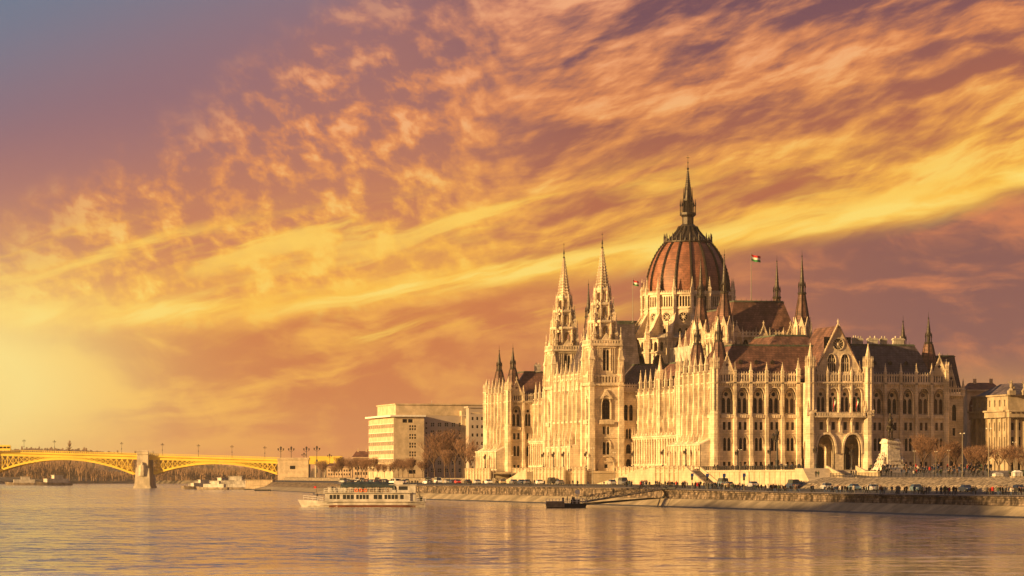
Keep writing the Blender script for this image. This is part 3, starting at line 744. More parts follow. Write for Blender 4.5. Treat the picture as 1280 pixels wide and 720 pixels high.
def wing(mir):
    global MIR; MIR = mir
    F = FR(8.6, 107, 0, -1, -1, 0); wm = NB(); holes = []; n = 14; w = 75/n
    REST_ON[0] = True
    for i in range(n): bay(wm, F, i*w, w, holes, low=False, cellar=False)
    REST_ON[0] = False
    cornice(wm, F, 0, 75, 31.4)
    wall(F, 0, 75, 32.4, holes, wm)
    for i in range(0, n+1):
        if i in (0, n): continue
        big = i in (5, 10)
        if big: 
            x, y, _ = F(i*w, .6, 0); pier_tower(x, y, G0, 35.5, 1.1, 7.0)
        else: buttress(F, i*w, 33.2, .42, (1.3,1.25,1.0), 5.4, foot=(19.0, 20.2, 1.9), pw=.8, base=18.6)
    # loggia: columns and pointed arches in front of the ground floor
    L = FR(6.9, 107, 0, -1, -1, 0); lg = NB(); hs = []
    for i in range(n): hs += [lancet(i*w+w*.27, w*.205, 11.2, 18.4), lancet(i*w+w*.73, w*.205, 11.2, 18.4)]
    lg.panel(L, rect(0,75,8.6,19.1), hs, 0, .6)
    lg.tbox((6.95,8.5,32,107), (7.6,8.5,32,107), 19.05, 20); lg.fbox(L, 0, 75, 0, .3, 18.7, 19.2)
    lg.fbox(L, 0, 75, 0, .3, 10.5, 10.9)
    for i in range(2*n): 
        a = (i+.5)*w/2; 
        x, y, _ = L(a, .15, 0); lg.frus(x, y, 10.9, 17, .2, .18, 6); lg.frus(x, y, 17, 17.5, .2, .35, 6); lg.frus(x, y, 19.2, 22.0, .3, .03, 4)
    lg.build('loggia', M['stone'], PAR)
    # low balustrade of the roof and the roof itself
    mansard('roof', 9.3, 57, 30, 108, 32.3, 40.8, 7.5, 'roof')
    # main inner hall roof that joins chamber and pavilion
    for k in range(7):
        y = 38+k*10.5; d = NB(); d.tbox((9.6,13,y-.9,y+.9),(11.2,15,y-.05,y+.05), 33.8, 36.6); d.build('dormer', M['darkmetal'], PAR)
    # the debating chamber rising behind
    cx, cy = 32.3, 70; a = 11.2
    ch = NB()
    for FF in (FR(cx-a,cy-a,1,0,0,-1), FR(cx-a,cy+a,0,-1,-1,0)):
        hs = [lancet(2.6+k*3.44, .8, 42.2, 46.4) for k in range(6)]
        ch.panel(FF, rect(0,2*a,34,47.4), hs, 0, .4)
        cornice(ch, FF, 0, 2*a, 47.2)
        for L_ in hs: ch.fbox(FF, L_[0][0]-.2, L_[1][0]+.2, 0, .2, 41.8, 42.1)
    ch.build('wall', M['stone'], PAR)
    for FF in (FR(cx-a,cy-a,1,0,0,-1), FR(cx-a,cy+a,0,-1,-1,0)):
        window(FF, [lancet(2.6+k*3.44, .8, 42.2, 46.4) for k in range(6)], -.35)
        for k in (1,3,5): gable(FF, -.9+k*4.02+.2, 1.6, 46.6, 50.6, .4, .3)
        for k in range(6): 
            q = NB(); x, y, _ = FF(.9+k*4.1, .3, 0); q.pinn(x, y, 45.6, .6, 4.2); q.build('pinnacle', M['stone'], PAR)
        parapet(FF, 2.4, 2*a-2.4, .1, 47.4, 48.6, 1.0)
    mansard('roof', cx-a+.6, cx+a-.6, cy-a+.6, cy+a-.6, 47.5, 57.4, 3.2)
    for sx in (-1,1):
        for sy in (-1,1):
            x, y = cx+sx*(a+.4), cy+sy*(a+.4)
            turret(x, y, 34, 51.0, 59.4, 71.3, 2.25, .95, s=.9)
            q = NB()
            for k in range(8):
                t = k*pi/4; px_, py_ = x+2.45*cos(t), y+2.45*sin(t)
                q.pinn(px_+.45*cos(t), py_+.45*sin(t), 45.2, .5, 6.0)
                tt = t+pi/8; c_, s2 = cos(tt), sin(tt)
                FF = FR(x+2.3*c_, y+2.3*s2, -s2, c_, c_, s2)
                q.panel(FF, [(-.9,46),(.9,46),(.9,50),(0,53),(-.9,50)], [lancet(0,.42,46.6,50.2,3)], .15, thick=.2, rim=True)
            q.frus(x, y, 44.6, 45.6, 3.1, 3.2, 8); q.frus(x, y, 45.6, 46.2, 3.2, 2.9, 8)
            q.build('turret_gallery', M['stone'], PAR)
    # link roof between chamber and dome
    mansard('roof', 23, 41.6, cy+a, 118, 46, 56.4, 6.2)
    lk = NB(); lk.box(21.5, 43, cy+a, 118, 34, 46)
    lk.build('wall', M['stone_d'], PAR)
    for k in range(5): 
        q = NB(); q.pinn(22.2, cy+a+3+k*6, 44, .9, 6.5); q.build('pinnacle', M['stone'], PAR)
    # link roof from chamber to the pavilion
    mansard('roof', 22, 43, 28, cy-a, 40, 46.5, 6)
    MIR = False

def tower(cy):
    cx, h = -1.1, 4.35; x0, x1, y0, y1 = cx-h, cx+h, cy-h, cy+h
    A = NB(); fs = {'s': FR(x0,y0,1,0,0,-1), 'w': FR(x0,y1,0,-1,-1,0), 'n': FR(x1,y1,-1,0,0,1), 'e': FR(x1,y0,0,1,1,0)}
    wins = []
    for k, F in fs.items():
        c = h; st = [lancet(c-.52,.42,38.8,45.0), lancet(c+.52,.42,38.8,45.0), circ(c,45.9,.35,8)]
        if k in 'sw':
            lo = [lancet(c, 1.25, 24.4, 30.6, 6)]; sq = [rect(c-1.0,c-.3,19.9,22.2), rect(c+.3,c+1.0,19.9,22.2)]
            l2 = [lancet(c-.62,.45,13.9,17.7), lancet(c+.62,.45,13.9,17.7)]; l3 = [rect(c-.5,c+.5,9.9,11)]
            A.panel(F, rect(0,2*h,G0,46.6), lo+sq+l2+l3+st, 0, .7)
            wins += [(F, lo), (F, sq), (F, l2), (F, l3)]
            hood(A, F, c, 1.35, 24.4, 30.8, .3, .3); hood(A, F, c, 1.5, 16.5, 18.4, .2, .2)
            A.panel(F, [(c-2.1,30.4),(c+2.1,30.4),(c,33.2)], [lancet(c,1.2,30.45,31.5,3)], .45, thick=.4, rim=True)
            A.fbox(F, c-2.2, c+2.2, 0, 1.0, 22.9, 23.2); A.fbox(F, c-2.2, c+2.2, .8, 1.0, 23.2, 24.2)
            for z in (11.6, 18.8, 34.2): A.fbox(F, 0, 2*h, 0, .2, z, z+.3)
            hood(A, F, c, 2.6, 9.9, 13.3, .3, .3)
        else: A.panel(F, rect(0,2*h,G0,46.6), st, 0, .7)
        if k in 'sw': wins.append((F, st))
        hood(A, F, c, 1.2, 38.8, 46.6, .25, .3)
        for s_ in (-2.6,-1.9,1.9,2.6): A.fbox(F, c+s_-.1, c+s_+.1, 0, .3, 38, 45.4)
        A.panel(F, [(c-3,45.6),(c+3,45.6),(c,50)], [circ(c,46.8,.6,8)], .4, thick=.35, rim=True)
    t = A.build('tower', M['stone'], PAR)
    for F, L in wins: window(F, L, -.6, parent=t)
    g = NB()
    for k, F in fs.items():
        n = 9; g.panel(F, rect(-.4,2*h+.4,34.9,37.5), [lancet(.1+(i+.5)*(2*h-.2)/n, .3, 35.3, 37.1, 2) for i in range(n)], .55, thick=.3, rim=True)
        g.fbox(F, -.5, 2*h+.5, 0, .7, 34.4, 34.9)
    g.build('gallery', M['stone'], t); g = NB()
    for k, F in fs.items():
        g.panel(F, rect(-.5,2*h+.5,46.6,48.0), [rect(i*.8,i*.8+.4,46.9,47.7) for i in range(11)], .6, thick=.25, rim=True); g.fbox(F, -.6, 2*h+.6, 0, .75, 46.2, 46.6)
    g.build('gallery', M['stone'], t)
    b = NB()
    for sx in (-1,1):
        for sy in (-1,1):
            X, Y = cx+sx*(h+.15), cy+sy*(h+.15)
            b.box(X-.85,X+.85,Y-.85,Y+.85,G0,24); b.tbox((X-.85,X+.85,Y-.85,Y+.85),(X-.7,X+.7,Y-.7,Y+.7),24,25)
            b.box(X-.7,X+.7,Y-.7,Y+.7,25,37.6)
            for z in (18.8, 34.3): b.box(X-.95,X+.95,Y-.95,Y+.95,z,z+.35)
            b.pinn(X, Y, 37.6, 1.35, 13.5)
            for dx, dy in ((.9,0),(-.9,0),(0,.9),(0,-.9)): b.pinn(X+dx, Y+dy, 35.5, .5, 5.5)
            # flying strut to the octagon
            b.bar((X,Y,44), (cx+sx*2.6, cy+sy*2.6, 50.5), .3)
    b.build('buttress', M['stone'], t)
    # octagonal stages
    st = NB()
    for z0, z1, r in ((46.6,53.3,3.75),(53.3,58.6,2.95),(58.6,63,2.1)):
        for k in range(8):
            a = k*pi/4; c_, s_ = cos(a), sin(a); F = FR(cx+r*.92*c_, cy+r*.92*s_, -s_, c_, c_, s_); hw = r*.92*math.tan(pi/8)
            hh = z1-z0
            st.panel(F, rect(-hw,hw,z0,z1), [lancet(0, hw*.52, z0+hh*.18, z1-hh*.16, 3)], 0, .4, thick=.4)
            st.panel(F, [(-hw*.9,z1-hh*.18),(hw*.9,z1-hh*.18),(0,z1+hh*.28)], [], .12, thick=.2, rim=True)
            b_ = a+pi/8; X, Y = cx+r*1.06*cos(b_), cy+r*1.06*sin(b_)
            st.frus(X, Y, z0, z1-.4, .3, .26, 4, b_); st.pinn(X+.25*cos(b_), Y+.25*sin(b_), z0+hh*.35, .48, hh*1.0)
        st.frus(cx, cy, z1-.35, z1, r*1.12, r*1.2, 8); st.frus(cx, cy, z1, z1+.6, r*1.2, r*1.12, 8, cap=False)
        if r > 2.5:
            for k in range(4):
                a = pi/4+k*pi/2; st.pinn(cx+(r*1.15+.4)*cos(a), cy+(r*1.15+.4)*sin(a), z0, .9, hh*1.35)
    st.build('octagon_stage', M['stone'], t)
    sp = NB(); zb, zt, rb = 62.6, 75.6, 2.0
    for k in range(8):
        a = pi/8+k*pi/4; sp.bar((cx+rb*cos(a), cy+rb*sin(a), zb), (cx+.1*cos(a), cy+.1*sin(a), zt), .16, .09)
    for k in range(15):
        q_ = (k+.3)/15; z = zb+(zt-zb)*q_; r = rb*(1-q_)+.12
        sp.frus(cx, cy, z, z+.28, r+.16, r+.02, 8)
        for j in range(8):
            a = pi/8+j*pi/4; sp.frus(cx+(r+.15)*cos(a), cy+(r+.15)*sin(a), z-.05, z+.4, .13, .05, 4)
    sp.frus(cx, cy, zb, zt-1, rb*.80, .1, 8)
    sp.build('spire', M['stone'], t)
    f = NB(); f.frus(cx, cy, zt-.5, zt+.2, .25, .35, 6); f.frus(cx, cy, zt+.2, zt+1.0, .16, .12, 6); f.frus(cx, cy, zt+1.0, zt+1.6, .3, .2, 6)
    f.frus(cx, cy, zt+1.6, zt+2.4, .22, .10, 6); f.frus(cx, cy, zt+2.2, zt+4.6, .05, .04, 4); f.box(cx-.3, cx+.3, cy-.04, cy+.04, zt+3.9, zt+4.0)
    f.build('finial', M['darkmetal'], t)

def central():
    # body between and behind the towers
    b = NB(); S = FR(3.3,107.4,1,0,0,-1); c = 2.7
    up = [lancet(c-.8,.55,24,28.8), lancet(c+.8,.55,24,28.8)]; sq = [lancet(c-.45,.33,18.6,21.6,3), lancet(c+.45,.33,18.6,21.6,3)]; l2 = [lancet(c,.75,14.2,17,5)]; l3 = [lancet(c,.75,10.3,12.6,5)]
    b.panel(S, rect(0,54,G0,33.6), up+sq+l2+l3, 0, .5)
    for z in (13.2, 18, 23.2, 33): b.fbox(S, 0, 5.6, 0, .2, z, z+.25)
    cornice(b, S, 0, 5.6, 32.6)
    b.build('wall', M['stone'], PAR); b = NB(); b.box(4, 57, 160.5, 160.6, G0, 33.6); b.build('wall', M['stone'], PAR)
    for L in (up, sq, l2, l3): window(S, L, -.45)
    parapet(S, 0, 5.4, .2, 33.6, 34.8, .8)
    # river front with seven tall windows
    F = FR(-5.3,152.6,0,-1,-1,0); n = 7; w = 37.2/n; wm = NB(); hs = []; cs = [(i+.5)*w for i in range(n)]
    tall = [lancet(c, 1.35, 24.4, 33.4, 6) for c in cs]; mid = [lancet(c, .8, 13.6, 18.6, 5) for c in cs]
    band = [rect(c-1.5, c+1.5, 19.9, 22.9) for c in cs]
    wm.panel(F, rect(0,37.2,G0,36.8), tall+mid, 0, .9)
    for c in cs:
        hood(wm, F, c, 1.4, 24.4, 33.6, .3, .35, 6)
        for k in range(4): wm.fbox(F, c-1.5+k*.95, c-1.35+k*.95, 0, .15, 19.9, 22.9)
        wm.fbox(F, c-1.8, c+1.8, 0, .18, 22.9, 23.1); wm.fbox(F, c-1.8, c+1.8, 0, .18, 19.6, 19.8)
        wm.fbox(F, c-2, c+2, 0, .7, 23.6, 24.2)
        wm.panel(F, [(c-1.7,33.4),(c+1.7,33.4),(c,37.4)], [circ(c,34.5,.4,8)], .5, thick=.35, rim=True)
    wm.fbox(F, 0, 37.2, 0, .3, 18.8, 19.1); wm.fbox(F, 0, 37.2, 0, .5, 36.5, 36.9)
    wm.build('wall', M['stone'], PAR)
    for i in range(n): window(F, [tall[i]], -.85); window(F, [mid[i]], -.8)
    for i in range(1, n):
        a = i*w; bt = NB(); bt.fbox(F, a-.4, a+.4, 0, 1.5, G0, 19); bt.fbox(F, a-.34, a+.34, 0, 1.2, 19, 32); bt.ftbox(F, (a-.34,a+.34,0,1.2), (a-.3,a+.3,0,.8), 32, 33.4); bt.fbox(F, a-.3, a+.3, 0, .8, 33.4, 36.9)
        o = bt.build('buttress', M['stone'], PAR); p = NB(); x, y, _ = F(a, .4, 0); p.pinn(x, y, 36.9, .8, 5.6); p.build('pinnacle', M['stone'], o)
        x, y, _ = F(a, 1.2, 0); p = NB(); p.pinn(x, y, 18.6, .7, 4.6); p.build('pinnacle', M['stone'], o)
    parapet(F, .3, 36.9, .3, 36.9, 38.4, .8)
    # terrace loggia in front
    T = FR(-8.6,150,0,-1,-1,0); tr = NB(); hs = [lancet((i+.5)*32/5, 1.6, 10, 15, 6) for i in range(5)]
    tr.panel(T, rect(0,32,G0,16.4), hs, 0, .7); tr.tbox((-8.6,-5.3,118,150), (-6,-5.3,118,150), 16.4, 17.2)
    tr.box(-8.6,-5.3,118,118.4,G0,16.4); tr.fbox(T, 0, 32, 0, .3, 16, 16.5)
    for i in range(6): a = .4+i*31.2/5; tr.fbox(T, a-.4, a+.4, 0, .7, G0, 16.6); x, y, _ = T(a, .3, 0); tr.pinn(x, y, 16.6, .8, 4.8)
    tr.build('river_arcade', M['stone'], PAR)
    # high roof behind the river front, between the towers and the dome
    r = NB(); r.add([(-3.8,121,36.8),(-3.8,147,36.8),(2.0,134-4,54),(2.0,134+4,54),(14,121,36.8),(14,147,36.8),(14,130,54),(14,138,54)], [(0,2,6,4),(1,5,7,3),(0,1,3,2),(2,3,7,6)])
    o = r.build('roof', M['roof_d'], PAR)
    c_ = NB(); c_.box(1.8,14,129.8,138.2,53.8,54.3)
    for k in range(9): c_.frus(2.2+k*1.4, 129.9, 54.2, 55, .12, .03, 4)
    c_.build('ridge_crest', M['copper'], o)
    mansard('roof', 3.5, 57, 108.5, 159.5, 33, 41, 8, 'roof_d')

def dome():
    cx, cy = 32.3, 134.0; D = NB(); N = 16
    prof = [(12.5,63.4),(12.55,65),(12.42,67),(12.05,69.2),(11.45,71.4),(10.6,73.6),(9.55,75.7),(8.3,77.6),(7.05,79.0)]
    D.lathe(cx, cy, prof, 64); d = D.build('dome', M['dome'], PAR, smooth=True)
    # ribs
    for k in range(N):
        a = 2*pi*(k+.5)/N; rb = MB(); pr = prof+[(5.9,80.0),(4.3,81.6),(3.1,83.0),(2.5,84.2)]
        for i in range(len(pr)-1):
            (r0,z0),(r1,z1) = pr[i], pr[i+1]
            for wd, off, mi in ((.40,.25,0),(.17,.5,0)):
                tx, ty = -sin(a)*wd, cos(a)*wd; c_, s_ = cos(a), sin(a)
                vs = []
                for r_, z_ in ((r0,z0),(r1,z1)):
                    for sg, o_ in ((-1,-.2),(1,-.2),(1,off),(-1,off)): vs.append((cx+(r_+o_)*c_+tx*sg, cy+(r_+o_)*s_+ty*sg, z_))
                rb.add(vs, [(0,1,5,4),(1,2,6,5),(2,3,7,6),(3,0,4,7)])
            if i < 8:
                for t in (.25,.75): rb.frus(cx+(r0+(r1-r0)*t+.5)*cos(a), cy+(r0+(r1-r0)*t+.5)*sin(a), z0+(z1-z0)*t-.15, z0+(z1-z0)*t+.35, .16, .06, 4)
        rb.build('rib', M['darkmetal'], d)
    cr = MB(); cr.lathe(cx, cy, [(7.1,78.9),(7.5,79.1),(7.5,79.5),(6.6,79.6),(5.6,80.4),(4.1,81.9),(2.9,83.2),(2.4,84.4)], 32)
    for k in range(16):
        a = 2*pi*(k+.5)/16; x, y = cx+7.3*cos(a), cy+7.3*sin(a); cr.frus(x, y, 79.2, 80.6, .28, .24, 5); cr.frus(x, y, 80.6, 82, .3, .04, 5)
        a = 2*pi*k/16; x, y = cx+7.1*cos(a), cy+7.1*sin(a); cr.frus(x, y, 79.2, 80.5, .55, .12, 5)
        for f in (-.12, .12): cr.frus(cx+7.2*cos(a+f), cy+7.2*sin(a+f), 79.4, 80.3, .2, .1, 4)
    cr.build('crown_ring', M['darkmetal'], d)
    ln = MB(); g = ln
    g.frus(cx, cy, 84.2, 84.8, 2.4, 2.0, 8); g.frus(cx, cy, 84.8, 87.0, 1.75, 1.75, 8); g.frus(cx, cy, 87.0, 87.7, 1.8, 2.5, 8); g.frus(cx, cy, 87.7, 88.4, 2.5, 2.5, 8, cap=False)
    for k in range(8):
        a = pi/8+k*pi/4; g.frus(cx+2.35*cos(a), cy+2.35*sin(a), 87.5, 90.5, .16, .14, 4); g.frus(cx+2.35*cos(a), cy+2.35*sin(a), 90.5, 92.6, .26, .04, 4); g.frus(cx+1.3*cos(a), cy+1.3*sin(a), 88, 92.2, .2, .18, 4)
        g.bar((cx+2.3*cos(a),cy+2.3*sin(a),90.2), (cx+1.2*cos(a),cy+1.2*sin(a),92), .12)
    g.frus(cx, cy, 88, 92, .7, .7, 8); g.frus(cx, cy, 92, 92.6, 1.55, 1.6, 8); g.frus(cx, cy, 92.6, 95.5, 1.25, .85, 8)
    for k in range(8):
        a = pi/8+k*pi/4; g.frus(cx+1.35*cos(a), cy+1.35*sin(a), 92.4, 96.2, .2, .03, 4)
    g.build('lantern', M['darkmetal'], d)
    sp = MB(); sp.frus(cx, cy, 95.3, 101.6, .9, .14, 8)
    for k in range(9): t = k/9; r = .9-.76*t; sp.frus(cx, cy, 95.5+6*t, 95.75+6*t, r+.22, r+.05, 8)
    sp.frus(cx, cy, 101.5, 101.9, .15, .4, 8); sp.frus(cx, cy, 101.9, 102.3, .4, .12, 8); sp.frus(cx, cy, 102.3, 106, .09, .05, 6); sp.frus(cx, cy, 103.6, 103.9, .22, .22, 6)
    sp.box(cx-.45,cx+.45,cy-.05,cy+.05,105.2,105.35)
    sp.build('spire', M['darkmetal'], d)
    # drum
    dr = MB(); r = 13.35; hw = r*math.tan(pi/N)
    for k in range(N):
        a = 2*pi*k/N; c_, s_ = cos(a), sin(a); F = FR(cx+r*c_, cy+r*s_, -s_, c_, c_, s_)
        gal = [lancet(-1.7+j*.85, .27, 59.0, 62.2, 2) for j in range(5)]
        dr.panel(F, rect(-hw,hw,44,63.6), [circ(0,55.8,1.25,14), lancet(-1,.55,46,52.4), lancet(1,.55,46,52.4)]+gal, 0, .45)
        dr.fbox(F, -hw, hw, 0, .35, 58.2, 58.6); dr.fbox(F, -hw, hw, 0, .45, 62.7, 63.2); dr.fbox(F, -hw, hw, 0, .3, 53.2, 53.5)
        n = 16
        for j in range(n):
            t0, t1 = 2*pi*j/n, 2*pi*(j+1)/n; dr.bar(F(1.55*cos(t0),.1,55.8+1.55*sin(t0)), F(1.55*cos(t1),.1,55.8+1.55*sin(t1)), .17)
        for j in range(4): t0 = pi*j/4; dr.bar(F(-1.3*cos(t0),-.15,55.8-1.3*sin(t0)), F(1.3*cos(t0),-.15,55.8+1.3*sin(t0)), .1)
        for j in range(9): dr.ftbox(F, (-2.2+j*.55-.16,-2.2+j*.55+.16,0,.35), (-2.2+j*.55-.03,-2.2+j*.55+.03,.1,.2), 63.2, 64.0)
    dr.lathe(cx, cy, [(13.2,63.6),(12.6,63.8)], 32)
    dd = dr.build('drum', M['stone'], PAR)
    gl = MB(); gl.lathe(cx, cy, [(12.4,44),(12.4,63)], 16, pi/16); gl.build('pane', M['glass'], dd)
    for k in range(N):
        a = 2*pi*(k+.5)/N; x, y = cx+14.1*cos(a), cy+14.1*sin(a); bt = MB(); bt.frus(x, y, 40, 62.5, .62, .55, 4, a); bt.frus(x, y, 62.3, 62.8, .75, .75, 4, a); bt.pinn(x, y, 62.6, .85, 5.2)
        for z in (53.3, 58.3): bt.frus(x, y, z, z+.4, .78, .78, 4, a)
        bt.build('buttress', M['stone'], dd)
    # lower ring with tall pointed openings and flying buttresses
    lr = MB(); R = 18.6; hw = R*math.tan(pi/N)
    for k in range(N):
        a = 2*pi*k/N; c_, s_ = cos(a), sin(a); F = FR(cx+R*c_, cy+R*s_, -s_, c_, c_, s_)
        lr.panel(F, rect(-hw+.5,hw-.5,33,49.2), [lancet(0,1.9,36.5,44.2,6), lancet(-1,.6,45.3,48.2,3), lancet(1,.6,45.3,48.2,3)], 0, .8, thick=.6)
        lr.fbox(F, -hw, hw, 0, .4, 44.7, 45.0); lr.fbox(F, -hw+.4, hw-.4, 0, .35, 49.0, 49.4)
        b_ = 2*pi*(k+.5)/N; cb, sb = cos(b_), sin(b_); B = FR(cx, cy, -sb, cb, cb, sb)
        # radial wall with raking top
        for sg in (-.42, .42):
            hole = [(15.0,36.5),(17.6,36.5),(17.6,42.5),(16.3,45.5),(15.0,42.5)]
            lp = [(13.4,33),(18.9,33),(18.9,49.4),(13.4,57.6)]
            tri = tessellate_polygon([[Vector((p[0],p[1],0)) for p in lp],[Vector((p[0],p[1],0)) for p in hole]]); flat = lp+hole
            lr.add([B(sg, p[0], p[1]) for p in flat], [tuple(t) for t in tri])
        lr.add([B(-.55,18.95,49.1),B(.55,18.95,49.1),B(.55,13.4,57.7),B(-.55,13.4,57.7),B(-.55,18.95,49.7),B(.55,18.95,49.7),B(.55,13.4,58.3),B(-.55,13.4,58.3)], [(0,1,5,4),(1,2,6,5),(2,3,7,6),(3,0,4,7),(4,5,6,7),(0,3,2,1)])
        X, Y = cx+19.4*cb, cy+19.4*sb; lr.frus(X, Y, 33, 48.8, .95, .85, 4, b_); lr.pinn(X, Y, 48.8, 1.0, 5.4); lr.frus(X, Y, 48.3, 48.9, 1.15, 1.15, 4, b_)
        for q_ in (-1,1):
            lr.pinn(X-sb*q_*1.0, Y+cb*q_*1.0, 46.0, .55, 4.4)
    lr.build('ambulatory', M['stone'], PAR)
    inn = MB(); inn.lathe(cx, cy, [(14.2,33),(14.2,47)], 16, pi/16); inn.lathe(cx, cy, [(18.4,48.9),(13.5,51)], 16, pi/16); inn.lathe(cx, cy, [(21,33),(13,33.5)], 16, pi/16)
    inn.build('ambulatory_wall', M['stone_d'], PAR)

pavilion(False); annex(); wing(False); central(); tower(111.0); tower(157.0); dome(); wing(True); pavilion(True)
REST.T = None; o = REST.build('window', [M['glass'], M['wood']], PAR); tag(o, kind='stuff')

# ------------------------------------------------------------------ river terrace, stairs, plaza
T = tag(empty('terrace', (-5,60,4.2)), 'sunlit stone river terrace with pilasters and ramps under the parliament', 'terrace')
def tb(name, mb, m, parent=None):
    o = mb.build(name, m, parent or T); 
    if parent is None: o.location = (5,-60,-4.2)
    return o
def plinth(x0, x1, y0, y1, z1=9.05, step=4.4):
    b = MB(); b.box(x0, x1, y0, y1, 3.5, z1); b.box(x0-.25, x1, y0-.2, y1+.2, z1-.75, z1-.45); b.box(x0-.35, x1, y0-.3, y1+.3, 3.5, 4.9)
    n = max(1, round((y1-y0)/step))
    for i in range(n+1):
        y = y0+(y1-y0)*i/n; b.box(x0-.42, x0+.2, y-.45, y+.45, 3.5, z1+.9); b.frus(x0-.1, y, z1+.9, z1+1.3, .75, .3, 4)
    b.box(x0-.1, x0+.2, y0, y1, z1, z1+.25); b.box(x0-.1, x0+.2, y0, y1, z1+.72, z1+.9)
    k = int((y1-y0)/.9)
    for i in range(k): y = y0+(i+.5)*(y1-y0)/k; b.box(x0-.05, x0+.15, y-.16, y+.16, z1+.25, z1+.72)
    return tb('terrace_wall', b, M['plinth'])
plinth(-6.6, 0, -2.5, 33.5); plinth(1.6, 8, 33.5, 103); plinth(-8.4, 3, 103, 117); plinth(-11.2, 3, 117, 151); plinth(-8.4, 3, 151, 165)
plinth(1.6, 8, 165, 234.5); plinth(-6.6, 0, 234.5, 270.5)
def ramp(x0, x1, ya, yb, za, zb):        # ramp falling from ya (za) to yb (zb) along the river
    b = MB(); b.add([(x0,ya,3.5),(x1,ya,3.5),(x1,ya,za),(x0,ya,za),(x0,yb,3.5),(x1,yb,3.5),(x1,yb,zb),(x0,yb,zb)], [(0,1,2,3),(7,6,5,4),(3,2,6,7),(0,3,7,4),(1,5,6,2)])
    for x in (x0, x1-.3): b.add([(x,ya,za),(x+.3,ya,za),(x+.3,ya,za+1),(x,ya,za+1),(x,yb,zb),(x+.3,yb,zb),(x+.3,yb,zb+1),(x,yb,zb+1)], [(0,1,2,3),(7,6,5,4),(3,2,6,7),(0,3,7,4),(1,5,6,2)])
    return tb('ramp', b, M['plinth'])
ramp(-6.2, -3.4, 36, 98, 9.0, 4.3); ramp(-2.2, .6, 62, 104, 9.0, 4.6); ramp(-2.6, .6, 200, 236, 9.0, 4.3)
# south terrace: retaining wall, railing, two stairs
b = MB(); b.box(-6.3, 12, -93, -2.6, 3.4, 8.95); b.box(-6.5, 12, -93.2, -2.6, 8.55, 8.97)
b.box(-6.5,-6.2,-93,-2.6,3.4,4.5)
for k in range(22): b.box(-6.46,-6.2,-92.6+k*4.2,-92.2+k*4.2,4.5,8.55)
tb('retaining_wall', b, M['plinth'])
b = MB()
for k in range(44): b.box(-6.2,-6.05,-92.8+k*2.0,-92.6+k*2.0,8.95,10.05)
for z in (9.15, 9.95): b.box(-6.18,-6.08,-92.8,-5,z,z+.09)
for k in range(290): b.box(-6.16,-6.11,-92.7+k*.3,-92.66+k*.3,9.2,9.95)
tb('railing', b, M['black'])
def stair(x0, x1, ya, yb, za, zb, cheek=.5):
    b = MB(); n = 22
    for i in range(n):
        y0 = ya+(yb-ya)*i/n; b.box(x0, x1, ya+(yb-ya)*(i+1)/n, y0, 3.4, za+(zb-za)*(i+1)/n)
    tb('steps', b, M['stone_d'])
    for x in (x0-cheek, x1):
        c = MB()
        c.add([(x,ya,3.4),(x+cheek,ya,3.4),(x+cheek,ya,za+1),(x,ya,za+1),(x,yb-1,3.4),(x+cheek,yb-1,3.4),(x+cheek,yb-1,zb+1),(x,yb-1,zb+1)], [(0,1,2,3),(7,6,5,4),(3,2,6,7),(0,3,7,4),(1,5,6,2)])
        tb('stair_cheek', c, M['plinth'])
stair(-10.2, -6.8, -9, -27, 8.95, road_z(-27)); b = MB(); b.box(-10.7,-6.4,-9.0,-2.6,3.4,8.95); tb('landing', b, M['plinth'])
b = MB(); b.box(-8.4, -1.5, -99, -93.2, 3.4, 9.3); b.add([(-8.4,-99,3.4),(-1.5,-99,3.4),(-1.5,-99,9.3),(-8.4,-99,9.3),(-9.6,-109,3.4),(-2.5,-109,3.4),(-2.5,-109,5.2),(-9.6,-109,5.2)], [(3,2,6,7),(0,3,7,4),(1,5,6,2),(7,6,5,4)])
tb('landing', b, M['plinth']); 
b = MB()
for k in range(4): b.box(-8.5,-8.38,-98.4+k*1.25,-97.7+k*1.25,4.3,6.4)
tb('doorway', b, M['black'])
stair(-1.4, 5.5, -97, -108, 8.95, 6.8)
b = MB(); b.box(1.5, 2.3, -124, -108, 3.5, 8.4); b.box(1.3, 2.5, -124, -108, 8.3, 8.6); tb('retaining_wall', b, M['plinth'])
# railing along the promenade edge
R_ = MB()
for k in range(100):
    y = -112-k*2.2; R_.box(-6.0,-5.92,y-.05,y+.05,7.2,8.15)
    for j in range(1, 5): R_.box(-5.98,-5.94,y-.44*j-.02,y-.44*j+.02,7.3,8.1)
for z in (7.35, 8.08): R_.box(-6,-5.93,-332,-112,z,z+.06)
tag(R_.build('railing', M['black']), 'long black iron railing along the promenade edge above the rubble bank', 'railing')
R_ = MB()
for k in range(18): y = -100-k*1.6; R_.box(-10.1,-10,y-.05,y+.05,road_z(y),6.4-.02*k)
for z in (5.6, 6.2): R_.box(-10.1,-10.02,-128,-100,z,z+.07)
tag(R_.build('fence', M['black']), 'low iron fence on the slope below the stairs of the terrace', 'fence')
M['hedge'] = mat('hedge', (.035,.05,.02), .9, .5, 2.5, bump=.2)
def hedge(x0, x1, y0, y1, h, lab):
    random.seed(int(x0*7+y0)); b = MB(); nx = 4; ny = int((y1-y0)/.6)
    for i in range(ny*6):
        x = random.uniform(x0, x1); y = random.uniform(y0, y1); z = 7.6+random.uniform(.1, h)
        b.ellip((x,y,z), (.35+random.random()*.3,)*2+(.3,), 5, 3)
    b.box(x0+.1,x1-.1,y0+.1,y1-.1,7.1,7.6+h*.8)
    tag(b.build('hedge', M['hedge']), lab, 'hedge', 'hedges on the promenade')
hedge(9, 11, -216, -186, .9, 'clipped dark green hedge behind the promenade railing at the far right')
